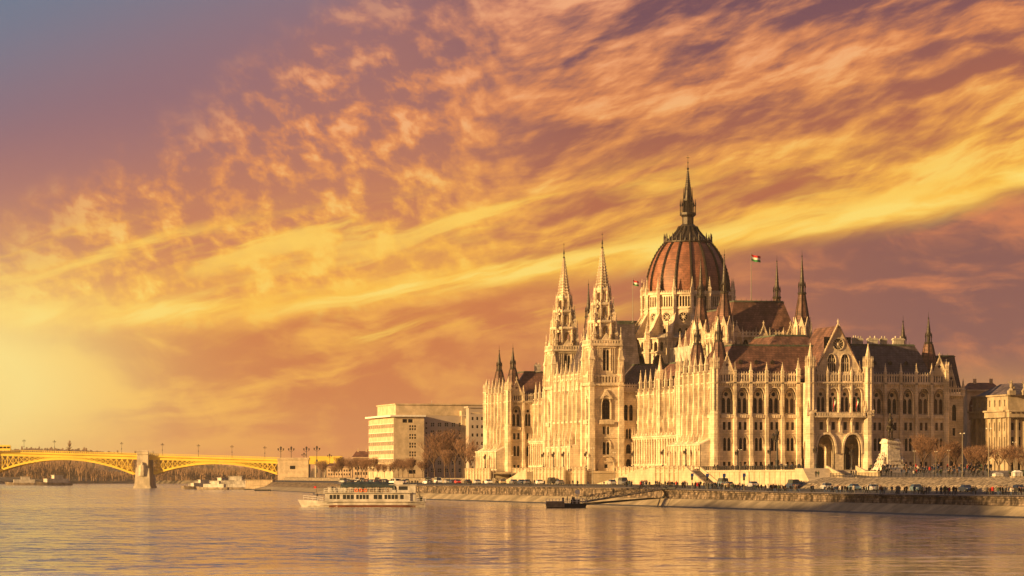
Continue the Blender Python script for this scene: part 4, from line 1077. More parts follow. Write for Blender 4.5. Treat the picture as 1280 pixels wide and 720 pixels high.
for (x, y, w_, h_, lab) in ((0,-212,1.7,1.5,'pale stone block with a pitched top beside the promenade railing, right of the other'), (-1,-204,1.7,1.1,'low square pale stone block beside the promenade railing')):
    o = tag(empty('stone_block', (x,y,7.1)), lab, 'stone block', 'stone blocks on the promenade')
    b = MB(); b.box(-w_/2,w_/2,-1,1,.25,h_*.7); b.build('body', M['white'], o)
    b = MB(); b.tbox((-w_/2-.1,w_/2+.1,-1.1,1.1),(-w_/2+.5,w_/2-.5,-.5,.5),h_*.7,h_); b.build('cap', M['white'], o)
    b = MB(); b.box(-w_/2-.2,w_/2+.2,-1.2,1.2,0,.25); b.build('base', M['plinth'], o)

# equestrian statue
M['ped'] = mat('pedestal_stone', (.68,.60,.47), .85, .2, 1.2, .2, streak=.15, bump=.1)
ex, ey = at(1113, 850)
ST = tag(empty('equestrian_statue', (ex,ey,8.3), radians(10)), 'bronze horseman on a tall pale pedestal with carved groups, in front of the south wing', 'statue')
b = MB(); b.box(-4.6,4.6,-3.8,3.8,0,.5); b.box(-4.1,4.1,-3.3,3.3,.5,1.0); b.tbox((-3.5,3.5,-2.8,2.8),(-3.1,3.1,-2.4,2.4),1.0,1.9); b.box(-3.2,3.2,-2.5,2.5,1.9,2.15)
b.tbox((-1.95,1.95,-1.9,1.9),(-1.7,1.7,-1.6,1.6),2.15,7.4); b.box(-2.0,2.0,-1.9,1.9,7.4,7.8); b.tbox((-1.85,1.85,-1.75,1.75),(-1.6,1.6,-1.5,1.5),7.8,8.6)
for yy in (-1.95,1.8):
    b.box(-1.3,1.3,yy,yy+.15,3.0,3.2); b.box(-1.3,1.3,yy,yy+.15,6.4,6.6)
b.build('pedestal', M['ped'], ST)
for sx in (-1, 1):
    b = MB(); random.seed(5+sx)
    for k in range(16):
        t = random.random(); b.ellip((sx*(2.2+1.4*(1-t)*random.random()), random.uniform(-1.6,1.6), 1.5+t*1.9), (.45,.45,.6), 7, 5)
    for yy in (-1.1, 0, 1.1): b.bar((sx*2.9, yy, 1.9), (sx*2.5, yy, 4.1+.5*(yy == 0)), .6, .36, 8); b.ellip((sx*2.45, yy, 4.55+.5*(yy == 0)), (.27,.27,.34), 8, 6); b.bar((sx*2.55, yy, 3.9), (sx*3.5, yy-.3, 3.3), .18, .12, 6); b.bar((sx*2.8, yy, 2.6), (sx*3.7, yy, 2.3), .3, .2, 7); b.bar((sx*3.7, yy, 2.3), (sx*3.75, yy, 1.5), .2, .16, 7)
    b.build('carved_group', M['ped'], ST, smooth=True)
b = MB()       # horse
b.ellip((0,0,11.0), (1.45,.62,.68), 12, 8); b.ellip((1.0,0,11.1), (.65,.56,.72), 10, 6); b.ellip((-1.0,0,11.1), (.7,.6,.7), 10, 6)
b.bar((1.2,0,11.3), (2.0,0,12.7), .50, .27, 8); b.bar((1.9,0,12.75), (2.6,0,12.15), .26, .15, 8); b.bar((1.85,.1,12.8),(1.85,.14,13.1),.07,.02); b.bar((1.85,-.1,12.8),(1.85,-.14,13.1),.07,.02)
for x, y, kx in ((1.15,.3,1.35),(1.05,-.3,1.7),(-1.2,.32,-1.4),(-1.2,-.32,-1.1)):
    b.bar((x,y,10.9), (kx,y,9.8), .27, .15, 7); b.bar((kx,y,9.8), (kx-.15,y,8.75), .14, .11, 7); b.ellip((kx-.1,y,8.72), (.2,.15,.12), 6, 3)
b.bar((-1.55,0,11.3), (-2.0,0,9.9), .22, .08, 6)
b.box(-1.9,1.9,-.9,.9,8.55,8.66)
o = b.build('horse', M['darkmetal'], ST, smooth=True); o.rotation_euler.z = radians(-118); o.scale = (1.3,1.3,1.28); o.location.z = -2.45
b = MB(); b.bar((-.1,0,11.5), (-.05,0,12.8), .42, .36, 8); b.bar((-.05,0,12.7),(-.05,0,13.1),.36,.14,8); b.ellip((-.02,0,13.35), (.22,.2,.27), 8, 6); b.ellip((-.02,0,13.6),(.3,.26,.14),8,4)
for y in (-1,1):
    b.bar((-.1,y*.3,11.6),(.35,y*.68,10.9),.22,.16,6); b.bar((.35,y*.68,10.9),(.2,y*.7,10.2),.15,.1,6); b.bar((-.05,y*.38,12.7),(.2,y*.5,12.1),.13,.1,6); b.bar((.2,y*.5,12.1),(.75,y*.25,12.0),.1,.07,6)
o = b.build('rider', M['darkmetal'], ST, smooth=True); o.rotation_euler.z = radians(-118); o.scale = (1.3,1.3,1.28); o.location.z = -2.45

# ------------------------------------------------------------------ other buildings
def win_grid(F, a0, a1, z0, nrows, dz, ncol, ww, wh, parent, m='glass', name='window', d=-.25, cross=True):
    holes = []
    for j in range(nrows):
        for i in range(ncol):
            c = a0+(i+.5)*(a1-a0)/ncol; z = z0+j*dz; holes.append(rect(c-ww/2, c+ww/2, z, z+wh))
            g = MB(); g.fbox(F, c-ww/2, c+ww/2, d, d+.04, z, z+wh)
            o = g.build(name, M[m], parent)
            f = MB()
            if cross: f.fbox(F, c-.05, c+.05, d+.04, d+.1, z, z+wh); f.fbox(F, c-ww/2, c+ww/2, d+.04, d+.1, z+wh*.5-.04, z+wh*.5+.04)
            f.fbox(F, c-ww/2, c+ww/2, d+.04, .1, z-.08, z+.02); f.build('frame', M['white'], o)
    return holes
M['concrete'] = mat('cream_render', (.55,.43,.28), .85, .15, .3)
M['concrete_d'] = mat('grey_shaded_render', (.42,.34,.27), .85, .1, .1)  # greyer copy of the cream; puts shade into the office's recessed wing
# white office block by the bridge head
cx0, cy0 = at(492, 1400); OF = tag(empty('office_building', (cx0,cy0,UPZ)), 'large cream office block with rows of square windows beside the bridge end', 'office building')
def ob(name, mb, m, parent=None): return mb.build(name, M[m], parent or OF)
Ho = 26.6
S = frame(0,0,1,0,0,-1); Wd = frame(0,54,0,-1,-1,0)
b = MB(); hs = []
for j in range(5):                              # little blocks of six panes, one block per storey
    z = 5.2+j*3.65
    blk = []
    for r_ in range(2):
        for c_ in range(3): blk.append(rect(6.7+c_*1.05, 7.45+c_*1.05, z+r_*1.2, z+.85+r_*1.2))
    hs += blk; g = MB(); 
    for L in blk: g.face([S(a,-.28,zz) for a, zz in L])
    ob('window', g, 'glass')
hs += [rect(3.8,5.8,22.9,24.4), rect(6.2,8.2,22.9,24.4), rect(6.4,9.4,1.6,3.2)]
for L in hs[-3:]: g = MB(); g.face([S(a,-.28,zz) for a, zz in L]); ob('window', g, 'glass')
b.panel(S, rect(0,13,-1,Ho-2), hs, 0, .3); b.box(0,13,0,.02,Ho-2,Ho-1.2); ob('wall', b, 'concrete')
b = MB(); hs = []
for j in range(6):
    z = 2.6+j*3.65; n = 13
    for i in range(n):
        c = 54*(i+.5)/n; hs.append(rect(c-1.75, c+1.75, z, z+1.5))
    g = MB(); g.fbox(Wd, .3, 53.7, -.3, -.26, z-.05, z+1.55); o = ob('window', g, 'glass_w')
    f = MB(); 
    for i in range(n*3): c = 54*(i+.5)/n/3; f.fbox(Wd, c-.05, c+.05, -.26, -.2, z, z+1.5)
    ob('frame', f, 'white', o)
    f = MB(); f.fbox(Wd, 0, 54, 0, .12, z+1.62, z+1.8); ob('ledge', f, 'white')
b.panel(Wd, rect(0,54,-1,Ho-2), hs, 0, .25); ob('wall', b, 'concrete')
b = MB(); b.box(-1.6,13.6,-.9,54,Ho-1.2,Ho-.5); ob('roof', b, 'white')
b = MB(); b.box(.5,12.5,.6,53,Ho-2,Ho-1.2); b.box(3,44,10,50,Ho-.5,Ho+4.0); b.box(2.6,44.4,9.6,50.4,Ho+4.0,Ho+4.5); ob('roof', b, 'concrete')
S2 = frame(13,7,1,0,0,-1); b = MB()
hs = win_grid(S2, 3.6, 18.6, 2.2, 7, 3.2, 5, 1.45, 1.6, OF)
for j in range(11):
    for i in range(2): hs.append(rect(.7+i*1.4, 1.4+i*1.4, 1.5+j*2.1, 2.2+j*2.1))
g = MB()
for L in hs[-22:]: g.face([S2(a,-.25,z) for a, z in L])
ob('stair_window', g, 'glass')
b.panel(S2, rect(0,19,-1,Ho-.6), hs, 0, .3); b.box(13,13.02,0,7,-1,Ho-1.2); ob('wall', b, 'concrete_d')
b = MB(); b.box(30.4,32,6,20,-1,Ho+1.5); b.box(32,40,5,24,-1,Ho-2); ob('wall', b, 'concrete')
b = MB(); b.box(9,11,14,17,Ho+3,Ho+4.6); b.box(20,20.2,18,18.2,Ho+3,Ho+6); ob('roof_plant', b, 'stone_d')
# paler block between the office and the parliament
ax, ay = at(586, 1300); AP = tag(empty('apartment_building', (ax,ay,UPZ)), 'pale narrow apartment block with small dark windows, squeezed between the office block and the parliament', 'apartment building')
F = frame(0,0,1,0,0,-1); b = MB(); hs = win_grid(F, .6, 10, 3, 7, 3.2, 5, .8, 1.3, AP, cross=False); hs2 = [rect(.8,10,24.6,25.4)]
b.panel(F, rect(0,11,-1,27), hs+hs2, 0, .4); b.box(0,.02,0,5,-1,27); b.box(.5,11,.6,20,24,24.1); b.build('wall', M['concrete_d'], AP)
b = MB(); b.box(-.4,11.5,-.4,7,27,27.6); b.build('roof', M['concrete_d'], AP)
# houses far along the quay
M['plaster'] = mat('old_plaster', (.54,.39,.25), .9, .2, .2); M['roof_r'] = mat('old_roof', (.16,.07,.045), .8, .3, .3)
def house(px0, px1, Z, z1, lab, m='plaster', depth=14, rows=5, cols=6, roof=3.0, base=UPZ, name='apartment_house', cat='house', rot=True):
    (xa, ya), (xb, yb) = at(px0, Z), at(px1, Z); L = sqrt((xb-xa)**2+(yb-ya)**2); r = empty(name, (xa, ya, base), atan2(yb-ya, xb-xa))
    tag(r, lab, cat, 'houses in the streets behind the quay'); F = frame(0,0,1,0,0,-1); H = z1-base; dz = (H-2)/rows; b = MB()
    hs = win_grid(F, .8, L-.8, 1.2, rows, dz, cols, min(1.3, L/cols*.45), dz*.55, r, cross=False)
    b.panel(F, rect(0,L,-1,H), hs, 0, .4); b.box(0,.02,0,depth,-1,H); b.box(L-.02,L,0,depth,-1,H); b.fbox(F,-.2,L+.2,0,.6,H-.5,H); b.build('wall', M[m], r)
    b = MB(); b.tbox((-.5,L+.5,-.5,depth),(1.5,L-1.5,depth*.35,depth*.65),H,H+roof); rf = b.build('roof', M['roof_r'], r)
    b = MB()
    for k in range(max(2, int(L/8))): x = L*(k+.6)/max(2,int(L/8))-.5; b.box(x,x+.9,depth*.3,depth*.3+.9,H,H+roof+1.2)
    b.build('chimney', M['plaster'], rf)
    return r
house(441, 462, 1650, 17, 'low sunlit house with a red roof left of the office block', rows=3, cols=5)
house(455, 486, 1900, 20, 'taller distant house half hidden behind the office block', rows=4, cols=6)
house(408, 440, 2000, 13.5, 'long low house beyond the bare trees by the bridge head', rows=2, cols=9, roof=2)
house(1302, 1345, 960, 30, 'tall plastered town house beyond the palace, outside the right edge', rows=5, cols=6)
house(1350, 1400, 1000, 27, 'wide plastered town house further beyond the palace, outside the right edge', rows=5, cols=8)
house(1405, 1460, 980, 31, 'last plastered town house beyond the palace, outside the right edge', rows=6, cols=8)
h1 = house(1209, 1250, 1010, 33.5, 'dark brown block of flats with round-arched top windows, right of the parliament', 'plaster', rows=6, cols=7, roof=2.2)
# arcaded top and balconies of the brown block
F = frame(0,0,1,0,0,-1); b = MB()
for k in range(3): c = 2.0+k*3.1; hood(b, F, c, 1.1, 17.5, 23.5, .35, .3, 6); b.face([F(a,.05,z) for a, z in lancet(c,1.1,18,23.4,6)])
b.build('arcade', M['roof_r'], h1)
for z in (8.5, 12.5, 16.5): b = MB(); b.fbox(F, 1, 9, 0, 1.2, z, z+.25); b.fbox(F, 1, 9, 1.1, 1.2, z+.25, z+1.2); b.build('balcony', M['wood'], h1)
# neoclassical palace
px_, py_ = at(1260, 900); PL = tag(empty('columned_palace', (px_,py_,8.0), 0), 'neoclassical palace with tall columns and a sunlit sculpted attic at the right edge', 'palace')
M['palace'] = mat('palace_stone', (.38,.30,.20), .85, .2, .3, streak=.4)
F = frame(0,0,1,0,0,-1); L = 34; b = MB(); holes = []
cols = [5.2+k*3.3 for k in range(9)]
for k, c in enumerate(cols[:-1]):
    cc = c+1.65; hh = [rect(cc-.6,cc+.6,1.0,3.6), rect(cc-.65,cc+.65,6.6,10.2), rect(cc-.6,cc+.6,11.6,14.0), rect(cc-.55,cc+.55,18.2,20.0)]
    holes += hh
    for w_ in hh: g = MB(); g.face([F(a,-.45,z) for a, z in w_]); g.fbox(F, (w_[0][0]+w_[1][0])/2-.05, (w_[0][0]+w_[1][0])/2+.05, -.45, -.38, w_[0][1], w_[2][1]); g.build('window', M['glass'], PL)
for c in (1.3, 3.2):
    hh = [rect(c-.4,c+.4,1.0,3.4), rect(c-.4,c+.4,7,10), rect(c-.4,c+.4,11.8,13.8)]; holes += hh
    for w_ in hh: g = MB(); g.face([F(a,-.45,z) for a, z in w_]); g.build('window', M['glass'], PL)
b.panel(F, rect(0,L,-.5,21.2), holes, 0, .5)
PW = frame(0,26,0,-1,-1,0); hw_ = []
for k in range(7):
    c = 2+k*3.6; hw_ += [rect(c-.5,c+.5,1.0,3.6), rect(c-.5,c+.5,6.6,10), rect(c-.5,c+.5,11.6,14), rect(c-.5,c+.5,18.2,20)]
for w_ in hw_: g = MB(); g.face([PW(a,-.4,z) for a, z in w_]); g.build('window', M['glass'], PL)
b.panel(PW, rect(0,26,-.5,21.2), hw_, 0, .5)
b.fbox(PW,-.2,26,0,.6,4.9,5.5); b.fbox(PW,0,26,0,1.0,15.2,16.9); b.fbox(PW,0,26,0,1.5,16.75,17.2); b.fbox(PW,0,26,0,.5,21.0,21.4)
for k in range(8): b.fbox(PW, k*3.6-.1, k*3.6+.5, 0, .5, 5.5, 15.2)
b.fbox(F,-.2,L,0,.6,4.9,5.5); b.fbox(F,-.4,L,0,1.8,15.2,16.9); b.fbox(F,-.7,L,0,2.4,16.7,17.2); b.fbox(F,-.3,L,0,.5,21.0,21.4)
for k in range(24): b.fbox(F, -.1+k*1.4, .3+k*1.4, 1.6, 2.1, 16.3, 16.7)
for c in (0, 2.2, 4.2): b.fbox(F, c-.0, c+.6, 0, .5, 5.5, 15.2)
b.build('wall', M['palace'], PL)
for c in cols:
    g = MB(); x, y, _ = F(c, 1.2, 0); g.box(x-.6,x+.6,y-.6,y+.6,5.2,5.7); g.lathe(x,y,[(.52,5.7),(.5,6.2),(.5,10),(.44,14.2)],12); g.frus(x,y,14.2,15.0,.45,.7,8); g.box(x-.7,x+.7,y-.7,y+.7,15.0,15.25); g.build('column', M['palace'], PL, smooth=False)
g = MB(); g.fbox(F,4.4,L,0,1.9,4.9,5.25); 
for k in range(60): g.fbox(F,4.5+k*.5,4.7+k*.5,1.6,1.8,17.2,18.2)
g.fbox(F,4.4,L,1.5,1.9,18.1,18.4); g.build('balustrade', M['palace'], PL)
for k, c in enumerate((.8, 4.6, 12, 19.5, 27)):
    g = MB(); x, y, _ = F(c, .5, 0); g.box(x-.9,x+.9,y-.8,y+.8,21.2,22.4); g.frus(x,y,22.4,23.0,.9,.5,6); g.ellip((x,y,23.7),(.55,.45,.9),8,6); g.ellip((x,y,24.8),(.28,.28,.32),8,5); g.bar((x-.3,y,24),(x-.9,y,24.9),.14,.1,5); g.ellip((x+.7,y,23.1),(.45,.4,.6),7,5)
    g.build('sculpture', M['palace'], PL)
g = MB(); g.tbox((.3,L,.5,26),(5,L-3,8,18),21.2,24.6); g.build('roof', M['roof_d'], PL)

# ------------------------------------------------------------------ bridge
M['yellow'] = mat('yellow_paint', (.78,.55,.07), .5, .1, .05, .4)
M['pier'] = mat('pier_stone', (.50,.42,.30), .85, .2, .2, streak=.3)
BZ = 2200.0
bx0, by0 = at(350, BZ); bx1, by1 = at(-420, BZ); BL = sqrt((bx1-bx0)**2+(by1-by0)**2); PXM = BL/770
BR = tag(empty('arch_bridge', (bx0,by0,0), atan2(by0-by1, bx0-bx1)), 'long yellow steel arch bridge on stone piers, crossing the river at the left', 'bridge')
def bx(px): return (px-350)*PXM
def deck(px): return 18.9+ (max(0, 350-px)/350)**.9*5.2 if px > 0 else 24.1+(-px/400)*1.4
spans = [(-420,-222),(-206,-29),(-11,166),(192,346)]
d = MB(); r_ = MB(); ar = []
pxs = list(range(-420, 351, 14))
for y0, y1, mb in ((0, 24, d),):
    for p, q_ in zip(pxs, pxs[1:]):
        za, zb = deck(p), deck(q_); xa, xb = bx(p), bx(q_)
        mb.add([(xa,y0-1,za-1.1),(xb,y0-1,zb-1.1),(xb,y1+1,zb-1.1),(xa,y1+1,za-1.1),(xa,y0-1,za),(xb,y0-1,zb),(xb,y1+1,zb),(xa,y1+1,za)], [(3,2,1,0),(4,5,6,7),(0,1,5,4),(2,3,7,6)])
        for yy in (y0, y1-.8): mb.add([(xa,yy,za-3.0),(xb,yy,zb-3.0),(xb,yy+.8,zb-3.0),(xa,yy+.8,za-3.0),(xa,yy,za-1.1),(xb,yy,zb-1.1),(xb,yy+.8,zb-1.1),(xa,yy+.8,za-1.1)], [(3,2,1,0),(4,5,6,7),(0,1,5,4),(2,3,7,6)])
        for yy in (y0-1, y1+.8):
            mb_ = r_; mb_.add([(xa,yy,za+.95),(xb,yy,zb+.95),(xb,yy+.15,zb+.95),(xa,yy+.15,za+.95),(xa,yy,za+1.15),(xb,yy,zb+1.15),(xb,yy+.15,zb+1.15),(xa,yy+.15,za+1.15)], [(3,2,1,0),(4,5,6,7),(0,1,5,4),(2,3,7,6)])
            for k in range(6): t = k/6; x = xa+(xb-xa)*t; z = za+(zb-za)*t; r_.box(x-.12,x+.12,yy,yy+.12,z,z+.95)
d.build('deck', M['yellow'], BR); r_.build('railing', M['yellow'], BR)
for a_, b_ in spans:
    xa, xb = bx(a_), bx(b_); zs0 = 8.8; zc = deck((a_+b_)/2)-4.6; N_ = 26
    def az_(t): return zs0+(zc-zs0)*(1-(2*t-1)**2)
    for yy in (0, 7.6, 15.4, 23.2):
        m_ = MB(); lt = MB()
        for i in range(N_):
            t0, t1 = i/N_, (i+1)/N_; x0, x1 = xa+(xb-xa)*t0, xa+(xb-xa)*t1; z0, z1 = az_(t0), az_(t1)
            m_.add([(x0,yy,z0),(x1,yy,z1),(x1,yy+.8,z1),(x0,yy+.8,z0),(x0,yy,z0+1.3),(x1,yy,z1+1.3),(x1,yy+.8,z1+1.3),(x0,yy+.8,z0+1.3)], [(3,2,1,0),(4,5,6,7),(0,1,5,4),(2,3,7,6)])
            top0 = deck(a_+(b_-a_)*t0)-3.0; top1 = deck(a_+(b_-a_)*t1)-3.0
            if top0-z0 > 1.6 or top1-z1 > 1.6:
                lt.bar((x0,yy+.4,z0+1.2),(x1,yy+.4,top1),.22); lt.bar((x0,yy+.4,top0),(x1,yy+.4,z1+1.2),.22); lt.bar((x0,yy+.4,z0+1),(x0,yy+.4,top0),.25)
        o = m_.build('arch', M['yellow'], BR)
        if lt.v: lt.build('lattice', M['yellow'], o)
for p in (-214, -20, 179):
    b = MB(); x = bx(p); zt = deck(p); b.tbox((x-5.2,x+5.2,-7,31),(x-4.4,x+4.4,-5,29),-1,13); b.tbox((x-5.8,x+5.8,-8,32),(x-5.4,x+5.4,-7.4,31.4),-1,1.6); b.box(x-3.6,x+3.6,-4,28,13,zt+.4)
    b.box(x-4.4,x+4.4,-4.6,28.6,12.6,13.6)
    for yy in (-4.5, 25.5): b.box(x-3.8,x+3.8,yy,yy+3.2,zt+.4,zt+2.2); b.tbox((x-4.1,x+4.1,yy-.3,yy+3.5),(x-3,x+3,yy+.4,yy+2.6),zt+2.2,zt+3.0)
    b.frus(x, -4.6, 8, 15, 2.6, 2.2, 8); b.frus(x, -4.8, 15, 17, 1.2, .5, 6)
    b.build('pier', M['pier'], BR)
# bridge head building
hx, hy = at(347, 2180); HB = tag(empty('bridge_house', (hx,hy,0), -radians(YAW)), 'plain pale stone building at the end of the yellow bridge', 'building')
b = MB(); hs = [rect(8,11.5,12.4,14.6)]; F = frame(0,0,1,0,0,-1)
b.panel(F, rect(0,20,3,19), hs, 0, .5); b.box(0,.03,0,22,3,19); b.box(19.97,20,0,22,3,19); b.box(0,20,0,22,18.8,19.05); b.build('wall', M['concrete'], HB)
b = MB(); b.box(-.4,20.4,-.4,22.4,18.2,18.7); b.box(-.4,20.4,-.4,.2,19,19.8); b.build('cornice', M['concrete'], HB)
b = MB(); b.face([F(a,-.4,z) for a, z in hs[0]]); b.build('window', M['glass'], HB)
b = MB(); b.box(20.5,42,0,14,15.6,19.6); b.box(20.5,42,-.2,.2,19.6,20.8); b.build('side_span', M['yellow'], HB)
b = MB(); b.box(24,25,1,13,5,15.6); b.box(40.5,42,1,13,5,15.6); b.box(30,31,1,13,5,15.6); b.build('column', M['pier'], HB)
# bus crossing the bridge at the left edge
x = bx(2); z = deck(2); BS = tag(empty('tram', at(2, BZ-3)+(z,), -radians(YAW)), 'yellow tram crossing the bridge at the left edge of the photo', 'tram')
b = MB(); b.box(-16,6,-1.3,1.3,.5,3.7); b.tbox((-15.8,5.8,-1.1,1.1),(-15,5,-.8,.8),3.7,4.1); b.build('body', M['yellow'], BS)
b = MB()
for k in range(9): b.box(-15.5+k*2.4,-13.6+k*2.4,-1.34,1.34,1.9,3.1)
b.build('window', M['glass'], BS)

# ------------------------------------------------------------------ trees
M['bark'] = mat('bark', (.13,.08,.05), .9, .3, 2)
M['twig'] = mat('twigs', (.25,.14,.085), .9, .3, 1)
def make_tree(seed, H=10.0, spread=1.0, upright=.5, levels=5, name='bare_tree'):
    rnd = random.Random(seed); root = empty(name); tr = MB(); tw = MB()
    def grow(p, d, L, r, lev):
        n = 3 if lev < 3 else 2; q = Vector(p)
        for i in range(n):
            d = (d+Vector((rnd.uniform(-.16,.16), rnd.uniform(-.16,.16), .05))).normalized(); e = q+d*L/n
            (tr if lev < 3 else tw).bar(q, e, r*(1-.25*i/n), r*(1-.25*(i+1)/n), 5 if lev < 2 else 3)
            q = e
            if lev >= 1 and lev < levels and i < n-1:
                a = rnd.uniform(0, 2*pi); s_ = Vector((cos(a), sin(a), rnd.uniform(.1,.7))).normalized()
                grow(q, (d*.5+s_*.7*spread).normalized(), L*rnd.uniform(.5,.7), r*.45, lev+1)
        if lev < levels:
            k = (rnd.randint(3,4) if lev else 5); a0 = rnd.uniform(0, 6)
            for j in range(k):
                a = a0+j*2*pi/k+rnd.uniform(-.3,.3); s_ = Vector((cos(a), sin(a), upright*rnd.uniform(.6,1.4))).normalized()
                grow(q, (d*.6+s_*.75*spread).normalized(), L*rnd.uniform(.6,.85), r*.64, lev+1)
    grow((0,0,0), Vector((0,0,1)), H*.30, H*.017, 0)
    tr.build('trunk', M['bark'], root); tw.build('crown', M['twig'], root)
    return root
T1 = make_tree(3, 10, 1.0, .6); T2 = make_tree(8, 10, .85, .9); T3 = make_tree(12, 10, 1.15, .5); T4 = make_tree(21, 10, .95, .8, 4)
used = set()
def tree(px, Z, z, h, proto, lab, grp):
    P_ = (T1, T2, T3, T4)[proto]
    o = P_ if proto not in used else copy_tree(P_); used.add(proto)
    x, y = at(px, Z); o.location = (x, y, z); o.scale = (h/9.5,)*3; o.rotation_euler = (0,0,random.uniform(0,6.28))
    tag(o, lab, 'tree', grp); return o
g = 'bare winter trees on the promenade'
tree(1153, 838, 7.6, 10.3, 0, 'broad bare reddish tree just right of the equestrian statue', g)
tree(1176, 850, 7.8, 8.4, 3, 'bare tree in front of the right end of the south wing, second from the statue', g)
tree(1196, 820, 7.4, 9.0, 1, 'bare tree in front of the low corner block of the parliament', g)
tree(1216, 830, 7.4, 8.2, 3, 'bare tree where the parliament ends and the brown flats begin', g)
tree(1229, 790, 7.2, 8.2, 2, 'golden lit bare tree in front of the brown block of flats', g)
tree(1247, 800, 7.3, 7.6, 3, 'bare tree before the left end of the columned palace', g)
tree(1262, 770, 7.2, 7.6, 0, 'smaller bare tree before the palace columns', g)
tree(1279, 790, 7.2, 7.6, 3, 'bare tree cut by the right edge of the photo', g)
tree(1208, 870, 8.0, 7.4, 1, 'small bare tree against the foot of the low corner block', g)
g = 'bare winter trees by the office block'
for i, (px, Z, h, p) in enumerate(((544,1330,17,3),(556,1310,19,0),(569,1320,18,3),(580,1290,17,3),(590,1270,14,3),(535,1340,12,3),(563,1270,11,1),(597,1262,11,3))):
    tree(px, Z, UPZ, h, p, ('tall brown bare tree, number %d from the left beside the office block' % (i+1)) if i < 5 else ('lower bare tree by the office block, %s' % ('at its inner corner','in front of the tall group','next to the north pavilion')[i-5]), g)
g = 'row of bare trees along the upper quay'
lab = 'small bare street tree, %s of the row along the quay before the office block'
ordn = ['first','second','third','fourth','fifth','sixth','seventh','eighth','ninth','tenth','eleventh','twelfth','thirteenth','fourteenth','fifteenth','sixteenth','seventeenth','eighteenth']
for i in range(18): tree(400+i*7.4+random.uniform(-3,3), 1560-i*14, UPZ, 5.6+4.2*random.random(), i % 3, 'small bare street tree, %s from the left in the row before the office block' % ordn[i], g)
# distant woods on the far bank and hills: one mass
M['far_twig'] = mat('far_trees', (.22,.13,.07), .95, .3, .05)
rnd = random.Random(4); b = MB()
for k in range(1500):
    px = rnd.uniform(-60, 352)**1.0; dens = 3750+rnd.uniform(0,260); x, y = at(px, dens); h = rnd.uniform(12, 22)*(1.0+.5*sin(px*.031)*sin(px*.013))*(1.15 if px < 230 else .85); z0 = 3
    b.bar((x,y,z0),(x,y,z0+h*.5),.5,.3,3)
    for j in range(7):
        a = rnd.uniform(0,6.28); r_ = rnd.uniform(0,.28)*h; zz = z0+h*rnd.uniform(.35,1.0)
        b.bar((x,y,z0+h*.3),(x+r_*cos(a),y+r_*sin(a),zz),.55,.12,3)
tag(b.build('woods', M['far_twig']), 'hazy brown bare woods along the far bank behind the bridge', 'woods', kind='stuff')
b = MB()
for k in range(5200):
    px = rnd.uniform(-80, 420); x, y = at(px, 7450+rnd.uniform(0,300)); prof = (64 if px < 100 else 64-(px-100)*.16 if px < 330 else 27)+4*sin(px*.013)+2*sin(px*.04)+12
    h = rnd.uniform(6, 15)*(1.5 if rnd.random() < .02 else 1); zz = max(8, prof-22+rnd.uniform(-6,0))
    b.bar((x,y,zz-20),(x+rnd.uniform(-3,3),y,zz+h),rnd.uniform(4,8),2.2,4)
tag(b.build('hill_woods', M['far_twig']), 'faint wooded skyline of the hills above the left half of the bridge', 'woods', kind='stuff')
# two tall solitary trees and a tower on the skyline
for px, h, lab in ((87, 19, 'tall ragged tree standing out on the hazy skyline above the bridge'), (108, 15, 'narrow dark poplar on the hazy skyline right of the ragged tree')):
    x, y = at(px, 3700); r_ = empty('poplar' if px == 108 else 'skyline_tree', (x,y,3)); tag(r_, lab, 'tree', 'skyline trees')
    t = MB(); t.bar((0,0,0),(0,0,h*1.6),1.0,.5,5); t.build('trunk', M['bark'], r_)
    c = MB()
    for k in range(150):
        a = rnd.uniform(0,6.28); z = h*rnd.uniform(.5,2.35); w_ = (3.2 if px == 108 else 5.5)*max(.25, 1-abs(z/h-1.5)*.75)
        rr = rnd.uniform(0,w_); c.bar((0,0,z-2),(rr*cos(a),rr*sin(a),z+1),.5,.15,3)
    c.build('crown', M['far_twig'], r_)

# ------------------------------------------------------------------ lamps, poles
M['lampglass'] = mat('frosted_glass', (.7,.66,.55), .4, 0)
def lamp_tall(h=10, arm=1.2):
    r = empty('street_lamp'); p = MB(); p.frus(0,0,0,.9,.20,.16,8); p.frus(0,0,.9,h,.11,.06,8); p.build('pole', M['pole'], r)
    for s_ in (-1, 1):
        a = MB(); a.bar((0,0,h-.15),(0,s_*arm,h+.1),.05,.04,5); a.build('arm', M['pole'], r)
        g = MB(); g.ellip((0,s_*arm,h+.02),(.16,.34,.12),8,4); g.build('lamp_head', M['lampglass'], r)
    return r
def lamp_ornate():
    r = empty('lantern_lamp'); p = MB(); p.frus(0,0,0,.7,.42,.34,8); p.frus(0,0,.7,1.4,.22,.30,8); p.frus(0,0,1.4,4.2,.14,.10,8); p.frus(0,0,4.2,4.5,.24,.12,8); p.build('pole', M['black'], r)
    for k in range(3):
        a = k*2.094; g = MB()
        if k: g.bar((0,0,3.9),(.7*cos(a),.7*sin(a),4.2),.05); g.frus(.7*cos(a),.7*sin(a),4.2,4.85,.13,.24,6); g.frus(.7*cos(a),.7*sin(a),4.85,5.2,.28,.03,6)
        else: g.frus(0,0,4.5,5.3,.16,.30,6); g.frus(0,0,5.3,5.8,.34,.03,6)
        g.build('lantern', M['darkmetal'], r)
    return r
M['pole'] = mat('grey_pole', (.20,.17,.13), .5, .1)
LT = lamp_tall(); LO = lamp_ornate(); lu = [0,0]
def lamp(kind, x, y, z, lab, grp, s=1.0):
    P_ = (LT, LO)[kind]; o = P_ if not lu[kind] else copy_tree(P_); lu[kind] = 1
    o.location = (x,y,z); o.scale = (s,s,s); tag(o, lab, 'street lamp', grp)
g = 'tall street lamps on the river road'
